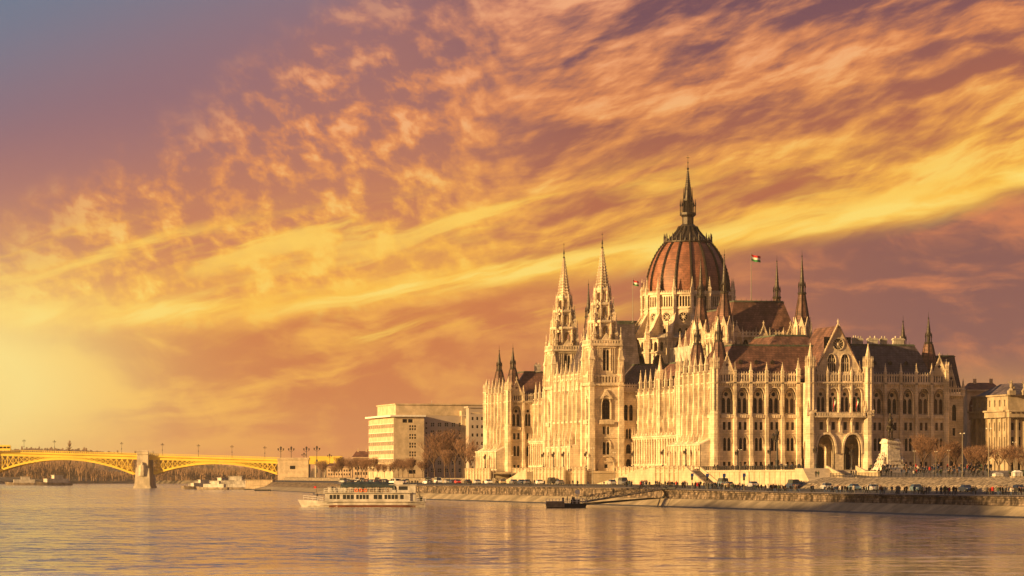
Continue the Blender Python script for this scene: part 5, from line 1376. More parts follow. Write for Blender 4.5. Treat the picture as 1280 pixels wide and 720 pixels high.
for i, (px, lab) in enumerate(((593,'beside the end of the office trees'),(617,'below the left edge of the north pavilion'),(640,'below the gabled bay of the north pavilion'),(665,'where the north pavilion meets the central block'),(693,'below the seven tall windows'),(741,'before the foot of the nearer openwork tower'),(768,'just right of the nearer openwork tower'),(851,'before the south pavilion arcade'),(925,'below the left part of the lit terrace wall'))):
    # stand on the road at e = -9
    tt = (px-640)/4200; n_ = 0
    for _ in range(3):
        lat0 = 53.9-9*CY; n_ = (lat0 - tt*(894-9*SY))/(SY+tt*CY)
    lamp(0, -9, n_, rz(-9, n_), 'tall grey double-armed street lamp '+lab, g, 1.05 if i % 2 else .9)
g = 'tall street lamps on the promenade'
for px, Z, s_, lab in ((1143,800,.62,'left of the broad reddish tree'),(1170,790,.6,'right of the broad reddish tree'),(1186,815,.65,'before the low corner block'),(1203,770,1.0,'tallest, left of the brown flats'),(1236,760,1.1,'tallest, with a red and blue sign, at the palace corner'),(1268,770,.8,'before the palace columns')):
    x, y = at(px, Z); lamp(0, x, y, 7.2, 'tall street lamp '+lab, g, s_)
g = 'ornate lanterns on the terrace'
for i, (x, y, lab) in enumerate(((-5.6,30,'at the foot of the south pavilion arcade'),(-5.6,8,'near the south-west corner of the parliament'),(-7.4,106,'at the foot of the nearer openwork tower'),(-10.2,122,'below the seven tall windows, right one of three'),(-10.2,134,'below the seven tall windows, middle one of three'),(-10.2,147,'below the seven tall windows, left one of three'),(2.6,90,'in front of the loggia, beside the central block'),(2.6,50,'in front of the loggia, towards the south pavilion'),(-5.6,246,'on the terrace of the north pavilion'))):
    lamp(1, x, y, 9.2, 'black triple lantern '+lab, g)
for i, (x, y, s_, lab) in enumerate(((-3,-30,.95,'left one on the south terrace railing'),(0,-48,1.0,'second one on the south terrace'),(-4,-66,1.75,'very tall one before the pinnacle rows of the south wing'),(0,-84,1.0,'next to the terrace stairs'),(14,-70,.9,'in front of the arched gate'))):
    lamp(1, x, y, 8.95, 'black triple lantern '+lab, g, s_)
g = 'traffic lights on the river road'
TL = empty('traffic_light'); b = MB(); b.frus(0,0,0,3.4,.08,.07,6); b.build('pole', M['pole'], TL)
b = MB(); b.box(-.2,.2,-.16,.16,2.5,3.5); b.build('signal_head', M['black'], TL)
b = MB(); b.box(-.36,.36,-.2,-.17,3.35,4.1); M['signblue'] = mat('blue_sign', (.03,.06,.22), .4, 0); b.build('sign_plate', M['signblue'], TL)
for i, (px, Z, lab) in enumerate(((884,780,'left of the terrace stairs'),(905,778,'at the foot of the terrace stairs'),(930,770,'right of the terrace stairs'),(865,800,'below the south pavilion arcade'))):
    o = TL if i == 0 else copy_tree(TL); x, y = at(px, Z); o.location = (x,y,rz(x,y)); tag(o, 'traffic light with a small blue sign '+lab, 'traffic light', g)
# lamps on the bridge
g = 'lamp posts on the bridge'
BL_ = empty('bridge_lamp'); b = MB(); b.frus(0,0,0,2,.35,.2,6); b.frus(0,0,2,8.6,.14,.1,6); b.frus(0,0,4.2,5.0,.5,.3,6); b.build('pole', M['black'], BL_)
b = MB(); b.frus(0,0,8.6,9.6,.25,.4,6); b.frus(0,0,9.6,10.2,.5,.05,6)
for s_ in (-1,1): b.bar((0,0,8),(s_*1,0,8.6),.07); b.frus(s_*1,0,8.6,9.4,.2,.32,6)
b.build('lantern', M['darkmetal'], BL_)
for i, (px, lab) in enumerate(((30,'left of the ragged tree'),(68,'above the crown of the left arch'),(152,'left of the bridge pier'),(203,'right of the bridge pier'),(248,'above the second arch, left of its crown'),(290,'above the second arch, right of its crown'),(331,'just before the bridge house'))):
    o = BL_ if i == 0 else copy_tree(BL_); x, y = at(px, BZ+2); o.location = (x,y,deck(px)); o.scale = (.8,.8,.8); tag(o, 'dark lamp post on the yellow bridge '+lab, 'lamp post', g)
for i, (px, s_) in enumerate(((351,1.7),(364,1.7),(380,1.3),(383,1.7),(396,1.7),(412,1.2))):
    o = copy_tree(BL_); x, y = at(px, 2190 if px < 386 else 2150); o.location = (x,y,10); o.scale = (s_,s_,s_); tag(o, 'tall dark lamp post, %s from the left above the bridge house' % ordn[i], 'lamp post', g)

# ------------------------------------------------------------------ flags
M['fr'] = mat('red_cloth', (.55,.03,.03), .8, 0); M['fw'] = mat('white_cloth', (.75,.72,.66), .8, 0); M['fg'] = mat('green_cloth', (.04,.22,.06), .8, 0)
def flag(x, y, z0, h, w_, fh, lab, name='flagpole', hang=False, grp=None):
    r = empty(name, (x,y,z0)); tag(r, lab, 'flag', grp)
    p = MB()
    if hang: p.bar((0,0,0),(.5,-1.6,h),.05,.04,6); top = Vector((.5,-1.6,h))
    else: p.frus(0,0,0,h,.14,.07,8); p.ellip((0,0,h+.1),(.16,.16,.16),6,4); top = Vector((0,0,h))
    p.build('pole', M['pole'] if not hang else M['darkmetal'], r)
    f = MB(); n = 12
    for s_ in range(3):
        f.mi = s_; vs = []
        for i in range(n+1):
            t = i/n
            for j in (s_/3, (s_+1)/3):
                if hang: vs.append((top.x-.25+j*.5+.1*sin(t*7), top.y+.1+.12*sin(t*6+j*3)+.35*t, top.z-t*fh))
                else: vs.append((t*w_, .35*sin(t*8)*t, top.z-.2-j*fh-t*.8-.15*sin(t*5)))
        f.add(vs, [(2*i,2*i+2,2*i+3,2*i+1) for i in range(n)])
    o = f.build('flag', [M['fr'],M['fw'],M['fg']], r)
    sm = o.modifiers.new('s', 'SOLIDIFY'); sm.thickness = .03
flag(*at(939, 968), 57.5, 14.2, 2.9, 1.8, 'red, white and green flag on a tall pole right of the dome', grp='tricolour flags')
flag(*at(791, 1030), 54, 14.0, 2.0, 1.5, 'small red, white and green flag on a pole left of the dome', grp='tricolour flags')
flag(30.6, -5.9, 24.4, 3.6, 1, 3.2, 'tricolour flag hanging over the gate balcony, left one', name='balcony_flag', hang=True, grp='flags on the balcony')
flag(37.0, -5.9, 24.4, 3.6, 1, 3.2, 'tricolour flag hanging over the gate balcony, right one', name='balcony_flag', hang=True, grp='flags on the balcony')

# ------------------------------------------------------------------ cars
M['tyre'] = mat('tyre', (.02,.02,.02), .8, 0); M['carglass'] = mat('car_glass', (.02,.025,.03), .08, 0, 1, .6); M['chrome'] = mat('alloy', (.45,.45,.45), .3, 0, metal=.8)
M['lampw'] = mat('headlight', (.7,.7,.65), .2, 0); M['lampr'] = mat('tail_lamp', (.4,.02,.02), .3, 0)
PAINT = {n_: mat(n_+'_car_paint', c, .28, 0, 1, .5) for n_, c in {'silver':(.38,.38,.38),'white':(.72,.72,.70),'black':(.02,.02,.022),'dark blue':(.02,.04,.09),'grey':(.14,.14,.15),'red':(.42,.025,.02),'blue-grey':(.10,.16,.21),'beige':(.45,.36,.22)}.items()}
def make_car(kind):
    r = empty('parked_car' if kind != 'van' else 'parked_van'); L, H, W_ = {'hatch':(3.9,1.48,.86),'sedan':(4.5,1.42,.88),'van':(5.0,2.1,.95)}[kind]
    # side profile (x along the car)
    if kind == 'hatch': low = [(-1.95,.35),(-1.9,.85),(-1.6,.95),(.75,.98),(1.75,.80),(1.92,.55),(1.9,.3)]; roof = [(-1.72,.93),(-1.25,1.46),(.1,1.48),(.95,.97)]
    elif kind == 'sedan': low = [(-2.25,.35),(-2.2,.88),(-1.5,.96),(.9,.96),(2.05,.78),(2.22,.55),(2.2,.3)]; roof = [(-1.55,.94),(-.95,1.40),(.25,1.42),(1.1,.95)]
    else: low = [(-2.45,.35),(-2.45,1.15),(-2.4,1.2),(1.5,1.15),(2.2,.95),(2.45,.6),(2.4,.3)]; roof = [(-2.42,1.18),(-2.35,2.05),(.95,2.1),(1.75,1.1)]
    b = MB()
    def loft(prof, sec):
        vs = []; n = len(prof)
        for w_, f in sec:
            for x, z in prof: vs.append((x*f, w_, z))
        fs = []
        for k in range(len(sec)-1):
            for i in range(n): fs.append((k*n+i, k*n+(i+1)%n, (k+1)*n+(i+1)%n, (k+1)*n+i))
        fs += [tuple(range(n)), tuple(range((len(sec)-1)*n, len(sec)*n))[::-1]]; return vs, fs
    b.add(*loft(low+[(1.85 if kind != 'hatch' else 1.6,.22),(-1.8 if kind != 'hatch' else -1.6,.22)], [(-W_,.985),(-W_*.9,1),(W_*.9,1),(W_,.985)]))
    b.add(*loft([(x*.9-.05, H-.07 if z > 1.3 else z) for x, z in roof[1:3]]+[(roof[2][0]*.9, H),(roof[1][0]*.9, H)], [(-W_*.72,1),(W_*.72,1)]))
    body = b.build('body', PAINT['silver'], r, smooth=False)
    bm_ = body.modifiers.new('b', 'BEVEL'); bm_.width = .06; bm_.segments = 2
    g = MB(); g.add(*loft(roof, [(-W_*.93,1),(-W_*.74,.985),(W_*.74,.985),(W_*.93,1)]))
    # lean the sides in
    g.v = [(x, y*(1-.16*max(0, (z-.95)/(H-.95))), z) for x, y, z in g.v]
    g.build('windows', M['carglass'], r)
    pl = MB()
    xs = (roof[0][0]+.55, (roof[1][0]+roof[2][0])/2+.1, roof[3][0]-.35)
    for y in (-1, 1):
        for x in xs: pl.bar((x-.1*(x > 0), y*W_*.93, .95), (x-.2*(x > 0)+.15*(x < 0), y*W_*.80, H-.06), .035)
    pl.build('pillar', PAINT['silver'], r)
    for x in (-L*.31, L*.31):
        for y in (-1, 1):
            w_ = MB(); w_.bar((x, y*(W_-.2), .31), (x, y*(W_+.02), .31), .31, .31, 14); o = w_.build('wheel', M['tyre'], r)
            w2 = MB(); w2.bar((x, y*(W_-.05), .31), (x, y*(W_+.03), .31), .19, .19, 10); w2.build('rim', M['chrome'], o)
    for y in (-1, 1):
        h = MB(); h.ellip((L*.475, y*W_*.72, .68), (.1,.17,.09), 7, 4); h.build('headlight', M['lampw'], r)
        h = MB(); h.ellip((-L*.485, y*W_*.78, .78), (.06,.12,.13), 7, 4); h.build('tail_light', M['lampr'], r)
    return r
CARS = {k: make_car(k) for k in ('hatch','sedan','van')}; cu = set()
def paint(o, p):
    for ch in o.children:
        if ch.name.startswith(('body','pillar')): ch.material_slots[0].link = 'OBJECT'; ch.material_slots[0].material = PAINT[p]
def car(kind, col, x, y, rot, lab, grp):
    o = CARS[kind] if kind not in cu else copy_tree(CARS[kind]); cu.add(kind)
    o.location = (x, y, rz(x, y)+.0); o.rotation_euler = (0,0,rot); paint(o, col); tag(o, lab, 'van' if kind == 'van' else 'car', grp)
rnd = random.Random(11)
def on_e(px, e):                     # n of the point on the line e = const that shows at px
    t = (px-640)/4200; return ((53.9+e*CY) - t*(894+e*SY))/(SY+t*CY)
cols = list(PAINT)
g = 'cars on the road below the parliament'
lst = [(548,'white','van'),(557,'silver','hatch'),(566,'dark blue','sedan'),(574,'red','hatch'),(584,'black','sedan'),(599,'silver','sedan'),(613,'white','hatch'),(627,'beige','hatch'),(639,'grey','sedan'),(651,'dark blue','sedan'),(661,'grey','hatch'),(674,'white','sedan'),(692,'black','van'),(703,'grey','sedan'),(765,'silver','hatch'),(779,'grey','van')]
for i, (px, c, k) in enumerate(lst):
    n_ = on_e(px, -13); car(k, c, -13+rnd.uniform(-.8,.8), n_, radians(90)+rnd.uniform(-.05,.05)+(pi if i % 3 == 0 else 0), '%s %s parked below the %s, %s from the left of its row' % (c, k.replace('hatch','hatchback'), 'north wing' if i < 12 else 'central block', ordn[i]), g)
g = 'cars on the right part of the river road'
for px, e, c, k, lab in ((903,-14,'blue-grey','van','beside the terrace stairs'),(912,-18,'beige','hatch','half hidden by the blue-grey van'),(941,-14,'silver','sedan','before the lit terrace wall'),(991,-15,'dark blue','van','before the sloping stair cheek'),(1001,-12,'grey','sedan','beside the dark blue van'),(1033,-16,'silver','hatch','below the arched gate'),(1068,-16.5,'blue-grey','sedan','below the rubble bank, left of the statue'),(1091,-16.5,'silver','sedan','directly below the statue, second of its pair'),(1146,-16.5,'blue-grey','hatch','below the broad reddish tree'),(1208,-16.5,'dark blue','sedan','below the brown flats'),(1274,-17,'black','hatch','at the right edge of the photo')):
    n_ = on_e(px, e); car(k, c, e, n_, radians(90 if px % 2 else -90), '%s %s %s' % (c, k.replace('hatch','hatchback'), lab), g)
g = 'cars in the crowded lot by the bridge end'
for i in range(34):
    px = 398+i*4.4; Z = 1640-i*14+rnd.uniform(-12,12); x, y = at(px, Z); c = cols[rnd.randrange(8)]; k = ('hatch','sedan','hatch','van')[rnd.randrange(4)]
    e_ = BANKe(y); x = e_+rnd.choice((8,14,19)); car(k, c, x, y, radians(90)+rnd.uniform(-.4,.4), '%s %s, number %s from the left in the distant car park' % (c, k.replace('hatch','hatchback'), str(i+1)), g)

# ------------------------------------------------------------------ people
M['skin'] = mat('skin', (.42,.24,.16), .6, 0)
CL = {n_: mat(n_+'_cloth', c, .9, 0) for n_, c in {'black':(.012,.012,.014),'dark blue':(.015,.025,.06),'brown':(.07,.035,.018),'grey':(.10,.10,.10),'red':(.42,.03,.025),'light':(.45,.40,.33),'green':(.04,.06,.03),'jeans':(.05,.07,.13)}.items()}
HAIR = mat('hair', (.03,.018,.01), .8, 0)
def make_person(pose):
    st = {'stand':(.10,.0,.06,.05), 'walk':(.42,.36,.4,-.35), 'stroll':(.26,.22,.15,-.28)}[pose]
    lf, lb, af, ab = st
    V = []; Ed = []; R_ = []
    def v(p, r, par=None):
        V.append(p); R_.append(r); i = len(V)-1
        if par is not None: Ed.append((par, i))
        return i
    pel = v((0,0,.95),.15); ch = v((0.01,0,1.18),.155,pel); sh = v((0.02,0,1.40),.15,ch); nk = v((.03,0,1.52),.06,sh); hd = v((.05,0,1.63),.10,nk); v((.05,0,1.73),.085,hd)
    for s_, l, a in ((1,lf,ab),(-1,-lb,af)):
        hp = v((0,s_*.09,.88),.11,pel); kn = v((l*.55+.03,s_*.10,.48),.075,hp); an = v((l-.05*(l<0),s_*.10,.09),.05,kn); v((l+.14,s_*.11,.05),.045,an)
        so_ = v((.02,s_*.19,1.40),.075,sh); el_ = v((a*.4,s_*.25,1.12),.055,so_); wr = v((a*.9+.05,s_*.24,.88),.04,el_); v((a*.95+.07,s_*.23,.79),.04,wr)
    me = bpy.data.meshes.new('skel'); me.from_pydata(V, Ed, []); o = bpy.data.objects.new('skel', me); COL.objects.link(o)
    m1 = o.modifiers.new('skin', 'SKIN')
    for i, r in enumerate(R_): me.skin_vertices[0].data[i].radius = (r*.92, r)
    me.skin_vertices[0].data[0].use_root = True
    m2 = o.modifiers.new('sub', 'SUBSURF'); m2.levels = 1; m2.render_levels = 1
    dg = bpy.context.evaluated_depsgraph_get(); ev = o.evaluated_get(dg); nm = bpy.data.meshes.new_from_object(ev)
    bpy.data.objects.remove(o)
    for m in (CL['black'], CL['jeans'], M['skin'], HAIR): nm.materials.append(m)
    for p in nm.polygons:
        z = p.center.z; x = p.center.x
        p.material_index = 3 if (z > 1.66 or (z > 1.56 and x < .02)) else 2 if z > 1.5 or (z < .85 and abs(p.center.y) > .19) else 0 if z > .80 else 1
        p.use_smooth = True
    r = bpy.data.objects.new('person', nm); COL.objects.link(r)
    return r
PP = {k: make_person(k) for k in ('stand','walk','stroll')}; pu = set()
def person(x, y, z, rot, coat, trous, pose, lab, grp, s=1.0):
    src = PP[pose]
    if pose in pu: o = src.copy(); COL.objects.link(o)
    else: o = src; pu.add(pose)
    o.location = (x,y,z); o.rotation_euler = (0,0,rot); o.scale = (s,s,s)
    for i, m in ((0, CL[coat]), (1, CL[trous])): o.material_slots[i].link = 'OBJECT'; o.material_slots[i].material = m
    tag(o, lab, 'person', grp)
rnd = random.Random(23)
coats = ['black']*7+['dark blue']*3+['brown']*3+['grey']*2+['red','light','green']
def crowd(pxs, efun, zfun, where, grp, zscale=1.0):
    n = len(pxs)
    for i, px in enumerate(sorted(pxs)):
        x, y = efun(px); c = rnd.choice(coats); t = rnd.choice(['black','jeans','grey','black']); p = rnd.choice(['stand','walk','stroll','walk'])
        person(x, y, zfun(x, y), rnd.choice((pi/2, -pi/2))+rnd.uniform(-.7,.7), c, t, p, '%s-coated person, %d%s from the left, %s' % (c.replace(' ','-'), i+1, 'th' if 10 <= i+1 <= 20 else {1:'st',2:'nd',3:'rd'}.get((i+1) % 10, 'th'), where), grp, rnd.uniform(.92,1.08))
def groups(a, b, k, sz=3): 
    out = []
    for _ in range(k):
        c = rnd.uniform(a, b)
        for j in range(rnd.randint(1, sz)): out.append(c+j*2.6+rnd.uniform(-.6,.6))
    return out
def ledge(px): e = -29+rnd.uniform(-1.2,1.8); return (e, on_e(px, e))
edge_px = [872,874,885]+groups(900,1000,14,4)+groups(1010,1275,26,3)+[960,964,967,969,981,988,996,999,1040,1043,1046,1048,1063,1066,1096,1100,1115,1121,1123,1143,1150,1153,1171,1176,1181,1187,1192,1195,1234,1237,1253,1257,1276,1279]
crowd(edge_px, ledge, lambda x, y: road_z(y)+.11, 'on the right part of the quay edge', 'people on the quay edge')
def road(px): e = rnd.uniform(-27,-21); return (e, on_e(px, e))
crowd(groups(782,905,34,3), road, rz, 'on the road above the gangway', 'people on the road by the gangway')
crowd([663,668,712,716,722,735,755,604,622,588], road, rz, 'on the road left of the gangway', 'people on the road to the left')
def plz(px): Z = rnd.uniform(770,835); return at(px, Z)
def pz(x, y):
    t = max(0, min(1, (y+125)/40)); s_ = max(0, min(1, (x+8)/14)); return UPZ+.13+1.75*t*s_
crowd(groups(1080,1240,62,3), plz, pz, 'in the promenade crowd by the statue', 'people on the promenade')
def trr(px): e = rnd.uniform(-5,2); return (e, on_e(px, e))
crowd([893,897,916,932,944,953,961,977,983,990,999], trr, lambda x, y: 8.98, 'behind the south terrace railing', 'people on the south terrace')
def stp(px): e = rnd.uniform(-13,-11); return (e, on_e(px, e))
crowd([1020,1023,1034,1064,1067,1070], lambda px: (-5.0 if px > 1030 else -9.8, on_e(px, -5.0 if px > 1030 else -9.8)), lambda x, y: (UPZ+.12 if y < -112 else rz(x, y)), 'on the slope by the stairs', 'people on the slope')
# rows of people and cars far off by the bridge end
crowd([440+rnd.uniform(0,110) for _ in range(26)], lambda px: (lambda n_: (BANKe(n_)+5, n_))(on_e(px, BANKe(max(-400,min(1200,on_e(px,-20))))+5)), lambda x, y: rz(x, max(-400, min(y, 1200)))+.05, 'far off before the office block', 'people by the car park')

# ------------------------------------------------------------------ boats
M['hull'] = mat('white_hull', (.52,.47,.40), .45, .2, .5, streak=.3); M['red_lead'] = mat('red_lead', (.16,.05,.03), .6, .2, 1); M['tarp'] = mat('green_canopy', (.035,.048,.05), .8, .2, .5)
M['orange'] = mat('lifebuoy_orange', (.75,.14,.02), .5, 0); M['deckw'] = mat('boat_deck', (.25,.19,.12), .8, .2, 1)
def hull(b, L, Wd, H, n=14, sheer=.7, flare=.5, z0=-.5):
    rows = []
    for i in range(n+1):
        t = i/n; x = -L/2+L*t; w_ = Wd/2*min(1, (1-max(0, (t-.62)/.38)**2.2)) if t > .62 else Wd/2*(min(1, .72+.28*min(1, t/.12)))
        w_ = max(w_, .05); zt = H+sheer*max(0, (t-.55)/.45)**2+.15*max(0, (.15-t)/.15); wb = w_*(.82 if t < .7 else .82-.55*(t-.7)/.3); xs = x+(flare*max(0, (t-.6)/.4)**2)*2.2
        rows.append([(x,-wb,z0),(x+.3*(xs-x),-w_*.95,.35),(xs,-w_,zt),(xs,w_,zt),(x+.3*(xs-x),w_*.95,.35),(x,wb,z0)])
    for r0, r1 in zip(rows, rows[1:]): b.add(r0+r1, [(i,i+1,6+i+1,6+i) for i in range(5)])
    b.add(rows[0], [tuple(range(6))]); b.add(rows[-1], [tuple(range(6))])
    return rows
bxx, byy = at(455, 812); BT = tag(empty('passenger_boat', (bxx,byy,0), radians(180-YAW+1)), 'white river passenger boat with long window row and dark green canopy', 'boat')
# bow points to the left of the photo: local +x = left
b = MB(); hull(b, 29.6, 5.6, 1.35, flare=.55, sheer=.42); b.build('hull', M['hull'], BT)
b = MB(); 
for y in (-1,1): b.box(-14.6,12.5,y*2.72-.05,y*2.72+.05,.02,.34) if False else None
hull(b, 28.9, 5.5, .46, sheer=.05, flare=.12, z0=-.6); o = b.build('boot_top', M['red_lead'], BT); o.scale = (1.004,1.03,1)
b = MB(); b.bar((-15,-2.85,1.15),(10,-2.85,1.2),.07); b.bar((-15,2.85,1.15),(10,2.85,1.2),.07); b.build('rubbing_strake', M['wood'], BT)
F0 = frame(9.3,2.35,-1,0,0,1); b = MB(); hs = []
segs = [(1.0,3.6),(4.2,7.0),(7.4,10.6),(11.6,13.8),(14.2,17.6),(18.0,19.0)]
for a0, a1 in segs:
    k = max(1, round((a1-a0)/.9)); 
    for i in range(k): s_ = (a1-a0)/k; hs.append(rect(a0+i*s_+.08, a0+(i+1)*s_-.08, 1.9, 2.95))
b.panel(F0, rect(0,20.5,1.2,3.35), hs, 0, .08); F1 = frame(-11.2,-2.35,1,0,0,-1); b.panel(F1, rect(0,20.5,1.2,3.35), [rect(20.5-L[1][0],20.5-L[0][0],1.9,2.95) for L in hs], 0, .08)
b.box(9.28,9.32,-2.35,2.35,1.2,3.35); b.box(-11.2,-11.16,-2.35,2.35,1.2,3.35); b.build('saloon', M['hull'], BT)
for i, L in enumerate(hs): g_ = MB(); g_.face([F0(a,-.07,z) for a, z in L]); g_.build('window', M['carglass'], BT)
b = MB(); b.box(-11.6,9.8,-2.7,2.7,3.35,3.5); b.build('top_deck', M['hull'], BT)
b = MB(); F = frame(-6.2,2.0,-1,0,0,1); ww = [rect(.7,1.6,4.1,5.0),rect(2.2,4.4,4.1,5.0)]; b.panel(F, rect(0,6.3,1.3,5.3), ww, 0, .1); b.box(-12.5,-6.2,-2.0,-1.98,1.3,5.3); b.box(-6.22,-6.2,-2,2,3.4,5.3); b.box(-12.5,-12.48,-2,2,1.3,5.3); b.box(-12.8,-6.0,-2.2,2.2,5.3,5.42); b.build('wheelhouse', M['hull'], BT)
for L in ww: g_ = MB(); g_.face([F(a,-.09,z) for a, z in L]); g_.build('window', M['carglass'], BT)
b = MB(); b.box(-9.4,-7.2,-1,1,5.42,6.3); b.bar((-9,0,6.2),(-9,0,7.6),.05); b.bar((-9.5,0,7.2),(-8.5,0,7.2),.04); b.frus(-7.6,.6,6.3,6.7,.25,.2,8); b.build('radar_mast', M['hull'], BT)
b = MB(); n = 20
prof = [(-2.5,0),(-2.3,.5),(-1.2,.85),(0,.98),(1.2,.85),(2.3,.5),(2.5,0)]
vs = []
for i in range(n+1):
    t = i/n; x = 5.6-13.2*t; e_ = .75+.25*sin(pi*t)
    for y, z in prof: vs.append((x, y*(.9+.1*sin(pi*t)), 4.75+z*e_*1.45+.05*sin(t*40)-.25*(1 if i in (0,n) else 0)))
b.add(vs, [(i*7+j,i*7+j+1,(i+1)*7+j+1,(i+1)*7+j) for i in range(n) for j in range(6)]); o = b.build('canopy', M['tarp'], BT); sm = o.modifiers.new('s','SOLIDIFY'); sm.thickness = .08
for i in range(7):
    x = 5.3-i*2.1
    for y in (-2.3,2.3): b = MB(); b.bar((x,y,3.5),(x,y,4.9),.05); b.build('canopy_post', M['white'], BT)
b = MB()
for y in (-2.6,2.6):
    for z in (3.95,4.45): b.bar((-5.8,y,z),(9.6,y,z),.03)
    for i in range(16): b.bar((9.6-i,y,3.5),(9.6-i,y,4.45),.03)
for z in (1.8,2.3):
    b.bar((9.8,2.4,z),(14.6,.8,z+.5),.03); b.bar((9.8,-2.4,z),(14.6,-.8,z+.5),.03); b.bar((-12.8,2.3,z),(-15,2.1,z),.03); b.bar((-12.8,-2.3,z),(-15,-2.1,z),.03)
for i in range(5): t = i/4; b.bar((10+4.6*t,2.4-1.6*t,1.3+.5*t),(10+4.6*t,2.4-1.6*t,2.3+.5*t),.03)
for i in range(4): b.bar((-12.8-.7*i,2.3,1.3),(-12.8-.7*i,2.3,2.3),.03)
b.build('railing', M['white'], BT)
b = MB(); b.box(4.2,8.6,-1.2,1.4,3.5,4.7); b.box(4.0,8.8,-1.4,1.6,4.7,4.82); b.build('deckhouse', M['hull'], BT)
for k, x in enumerate((-.4,.7,1.8)): 
    b = MB(); 
    for j in range(10): a0, a1 = 2*pi*j/10, 2*pi*(j+1)/10; b.bar((x+.36*cos(a0),2.68,4.0+.36*sin(a0)),(x+.36*cos(a1),2.68,4.0+.36*sin(a1)),.10,.10,5)
    b.build('lifebuoy', M['orange'], BT)
for k, x in enumerate((2.6,1.2,-1.6,-3.2,-4.4)):
    b = MB(); b.box(x-.5,x+.5,-.8,.9,4.15,4.22); b.box(x-.06,x+.06,-.1,.1,3.5,4.15); b.box(x-.9,x-.7,-.8,.9,3.5,3.95); b.box(x-.95,x-.88,-.8,.9,3.95,4.5); b.build('bench_table', M['deckw'], BT)
b = MB(); b.bar((11.5,0,1.7),(11.5,0,5.2),.05); b.bar((-13.9,0,1.3),(-13.2,0,4.2),.07); b.bar((-13.9,.3,2),(-12.6,.3,4.0),.06); b.box(-14.2,-13.3,-.9,.9,1.3,2.5); b.build('mast', M['darkmetal'], BT)
b = MB(); vs = [(-11.6,0,5.1)]; b.box(11.5,12.1,-.02,.02,4.5,5.0); b.build('pennant', M['fr'], BT)
person(*(BT.matrix_basis @ Vector((11.2,.4,0))).to_tuple()[:2], 1.75, pi, 'black','jeans','stand','person in dark clothes standing at the bow rail of the passenger boat','people on the boat')
for k, (x, y, c) in enumerate(((7.6,1.9,'grey'),(-3.8,1.7,'brown'),(-5.2,1.9,'black'),(.2,1.6,'dark blue'))):
    p_ = Matrix.Rotation(radians(180-YAW+1), 3, 'Z') @ Vector((x,y,0)); person(bxx+p_.x, byy+p_.y, 3.5, -pi/2+k, c, 'black', 'stand', 'person in a %s coat on the top deck of the passenger boat' % c, 'people on the boat')

# landing pontoon with its gangway
pxx, pyy = at(707, 790); PO = tag(empty('landing_pontoon', (pxx,pyy,0), radians(-YAW)), 'dark flat landing pontoon with railings and a mesh screen, moored at the quay', 'pontoon')
b = MB(); b.tbox((-4.4,4.6,-2.6,2.6),(-4.7,4.9,-2.8,2.8),-.4,1.0); b.build('hull', M['black'], PO)
b = MB(); b.box(-4.6,-.3,-2.86,-2.80,.15,1.5); b.build('screen', M['deckw'], PO)
b = MB()
for i in range(13):
    x = -4.6+i*.78; b.box(x-.04,x+.04,-2.75,-2.68,1.0,2.1); b.box(x-.04,x+.04,2.68,2.75,1.0,2.1)
for z in (1.5,2.05):
    for y in (-2.75,2.7): b.box(-4.7,4.9,y,y+.05,z,z+.06)
b.build('railing', M['white'], PO)
b = MB(); b.box(1.2,3.4,-.6,.6,1.0,1.9); b.bar((-.6,.5,1),(-.6,.5,2.4),.3,.25,7); b.bar((2.0,.8,1),(2,.8,2.5),.3,.2,7); b.build('winch', M['black'], PO)
b = MB(); b.box(2.6,2.75,-2.0,-1.85,1,3.4); b.box(2.2,3.3,-2.0,-1.93,3.3,4.2); b.build('sign', M['white'], PO)
# gangway: truss bridge up to the quay
ga = Vector((pxx, pyy, 1.4))+Vector((CY*4.2,-SY*4.2,0)); gb = Vector((-31.0, on_e(832,-31.0), road_z(on_e(832,-31.0))+.3))
GW = tag(empty('gangway', tuple(ga)), 'long dark steel truss gangway climbing from the pontoon to the quay', 'gangway')
d = gb-ga; side = Vector((-d.y, d.x, 0)).normalized(); n = 14
for nm, sg in (('truss', -1), ('truss', 1)):
    b = MB(); off = side*sg*.9
    b.bar(off, d+off, .09); b.bar(off+Vector((0,0,1.25)), d+off+Vector((0,0,1.25)), .08)
    for i in range(n): p0 = d*(i/n)+off; p1 = d*((i+1)/n)+off; up_ = Vector((0,0,1.25)); b.bar(p0, p0+up_, .05); b.bar(p0 if i % 2 else p0+up_, p1+up_ if i % 2 else p1, .05)
    b.build(nm, M['black'], GW)
b = MB(); b.add([tuple(side*.85), tuple(d+side*.85), tuple(d-side*.85), tuple(-side*.85)]+[tuple(v_+Vector((0,0,-.15))) for v_ in (side*.85, d+side*.85, d-side*.85, -side*.85)], [(0,1,2,3),(7,6,5,4),(0,4,5,1),(2,6,7,3)])
b.build('walkway', M['deckw'], GW)
for k, (dz0, dz1, sc, lab) in enumerate(((-.4,-1.9,.86,'upper of the two dark mooring booms under the gangway'),(-.7,-2.3,1.02,'lower of the two dark mooring booms under the gangway'))):
    b = MB(); s0 = ga+Vector((0,0,dz0)); s1 = ga+d*sc+Vector((0,0,dz1)); b.bar((0,0,0), s1-s0, .13, .13, 6); o = b.build('mooring_boom', M['black'], None, loc=tuple(s0)); tag(o, lab, 'boom', 'mooring booms')
c0 = gb+Vector((1.2,-1.5,.6)); b = MB(); b.bar((0,0,0),(-2.2,4.5,-4.6),.35,.3,6); b.bar((-1.2,1,.3),(1.5,-1,.5),.4,.4,6); o = b.build('mooring_strut', M['black'], None, loc=(-31.6, on_e(836,-31.6), road_z(0)-.2)); tag(o, 'thick slanting dark strut against the quay wall at the head of the gangway', 'strut')
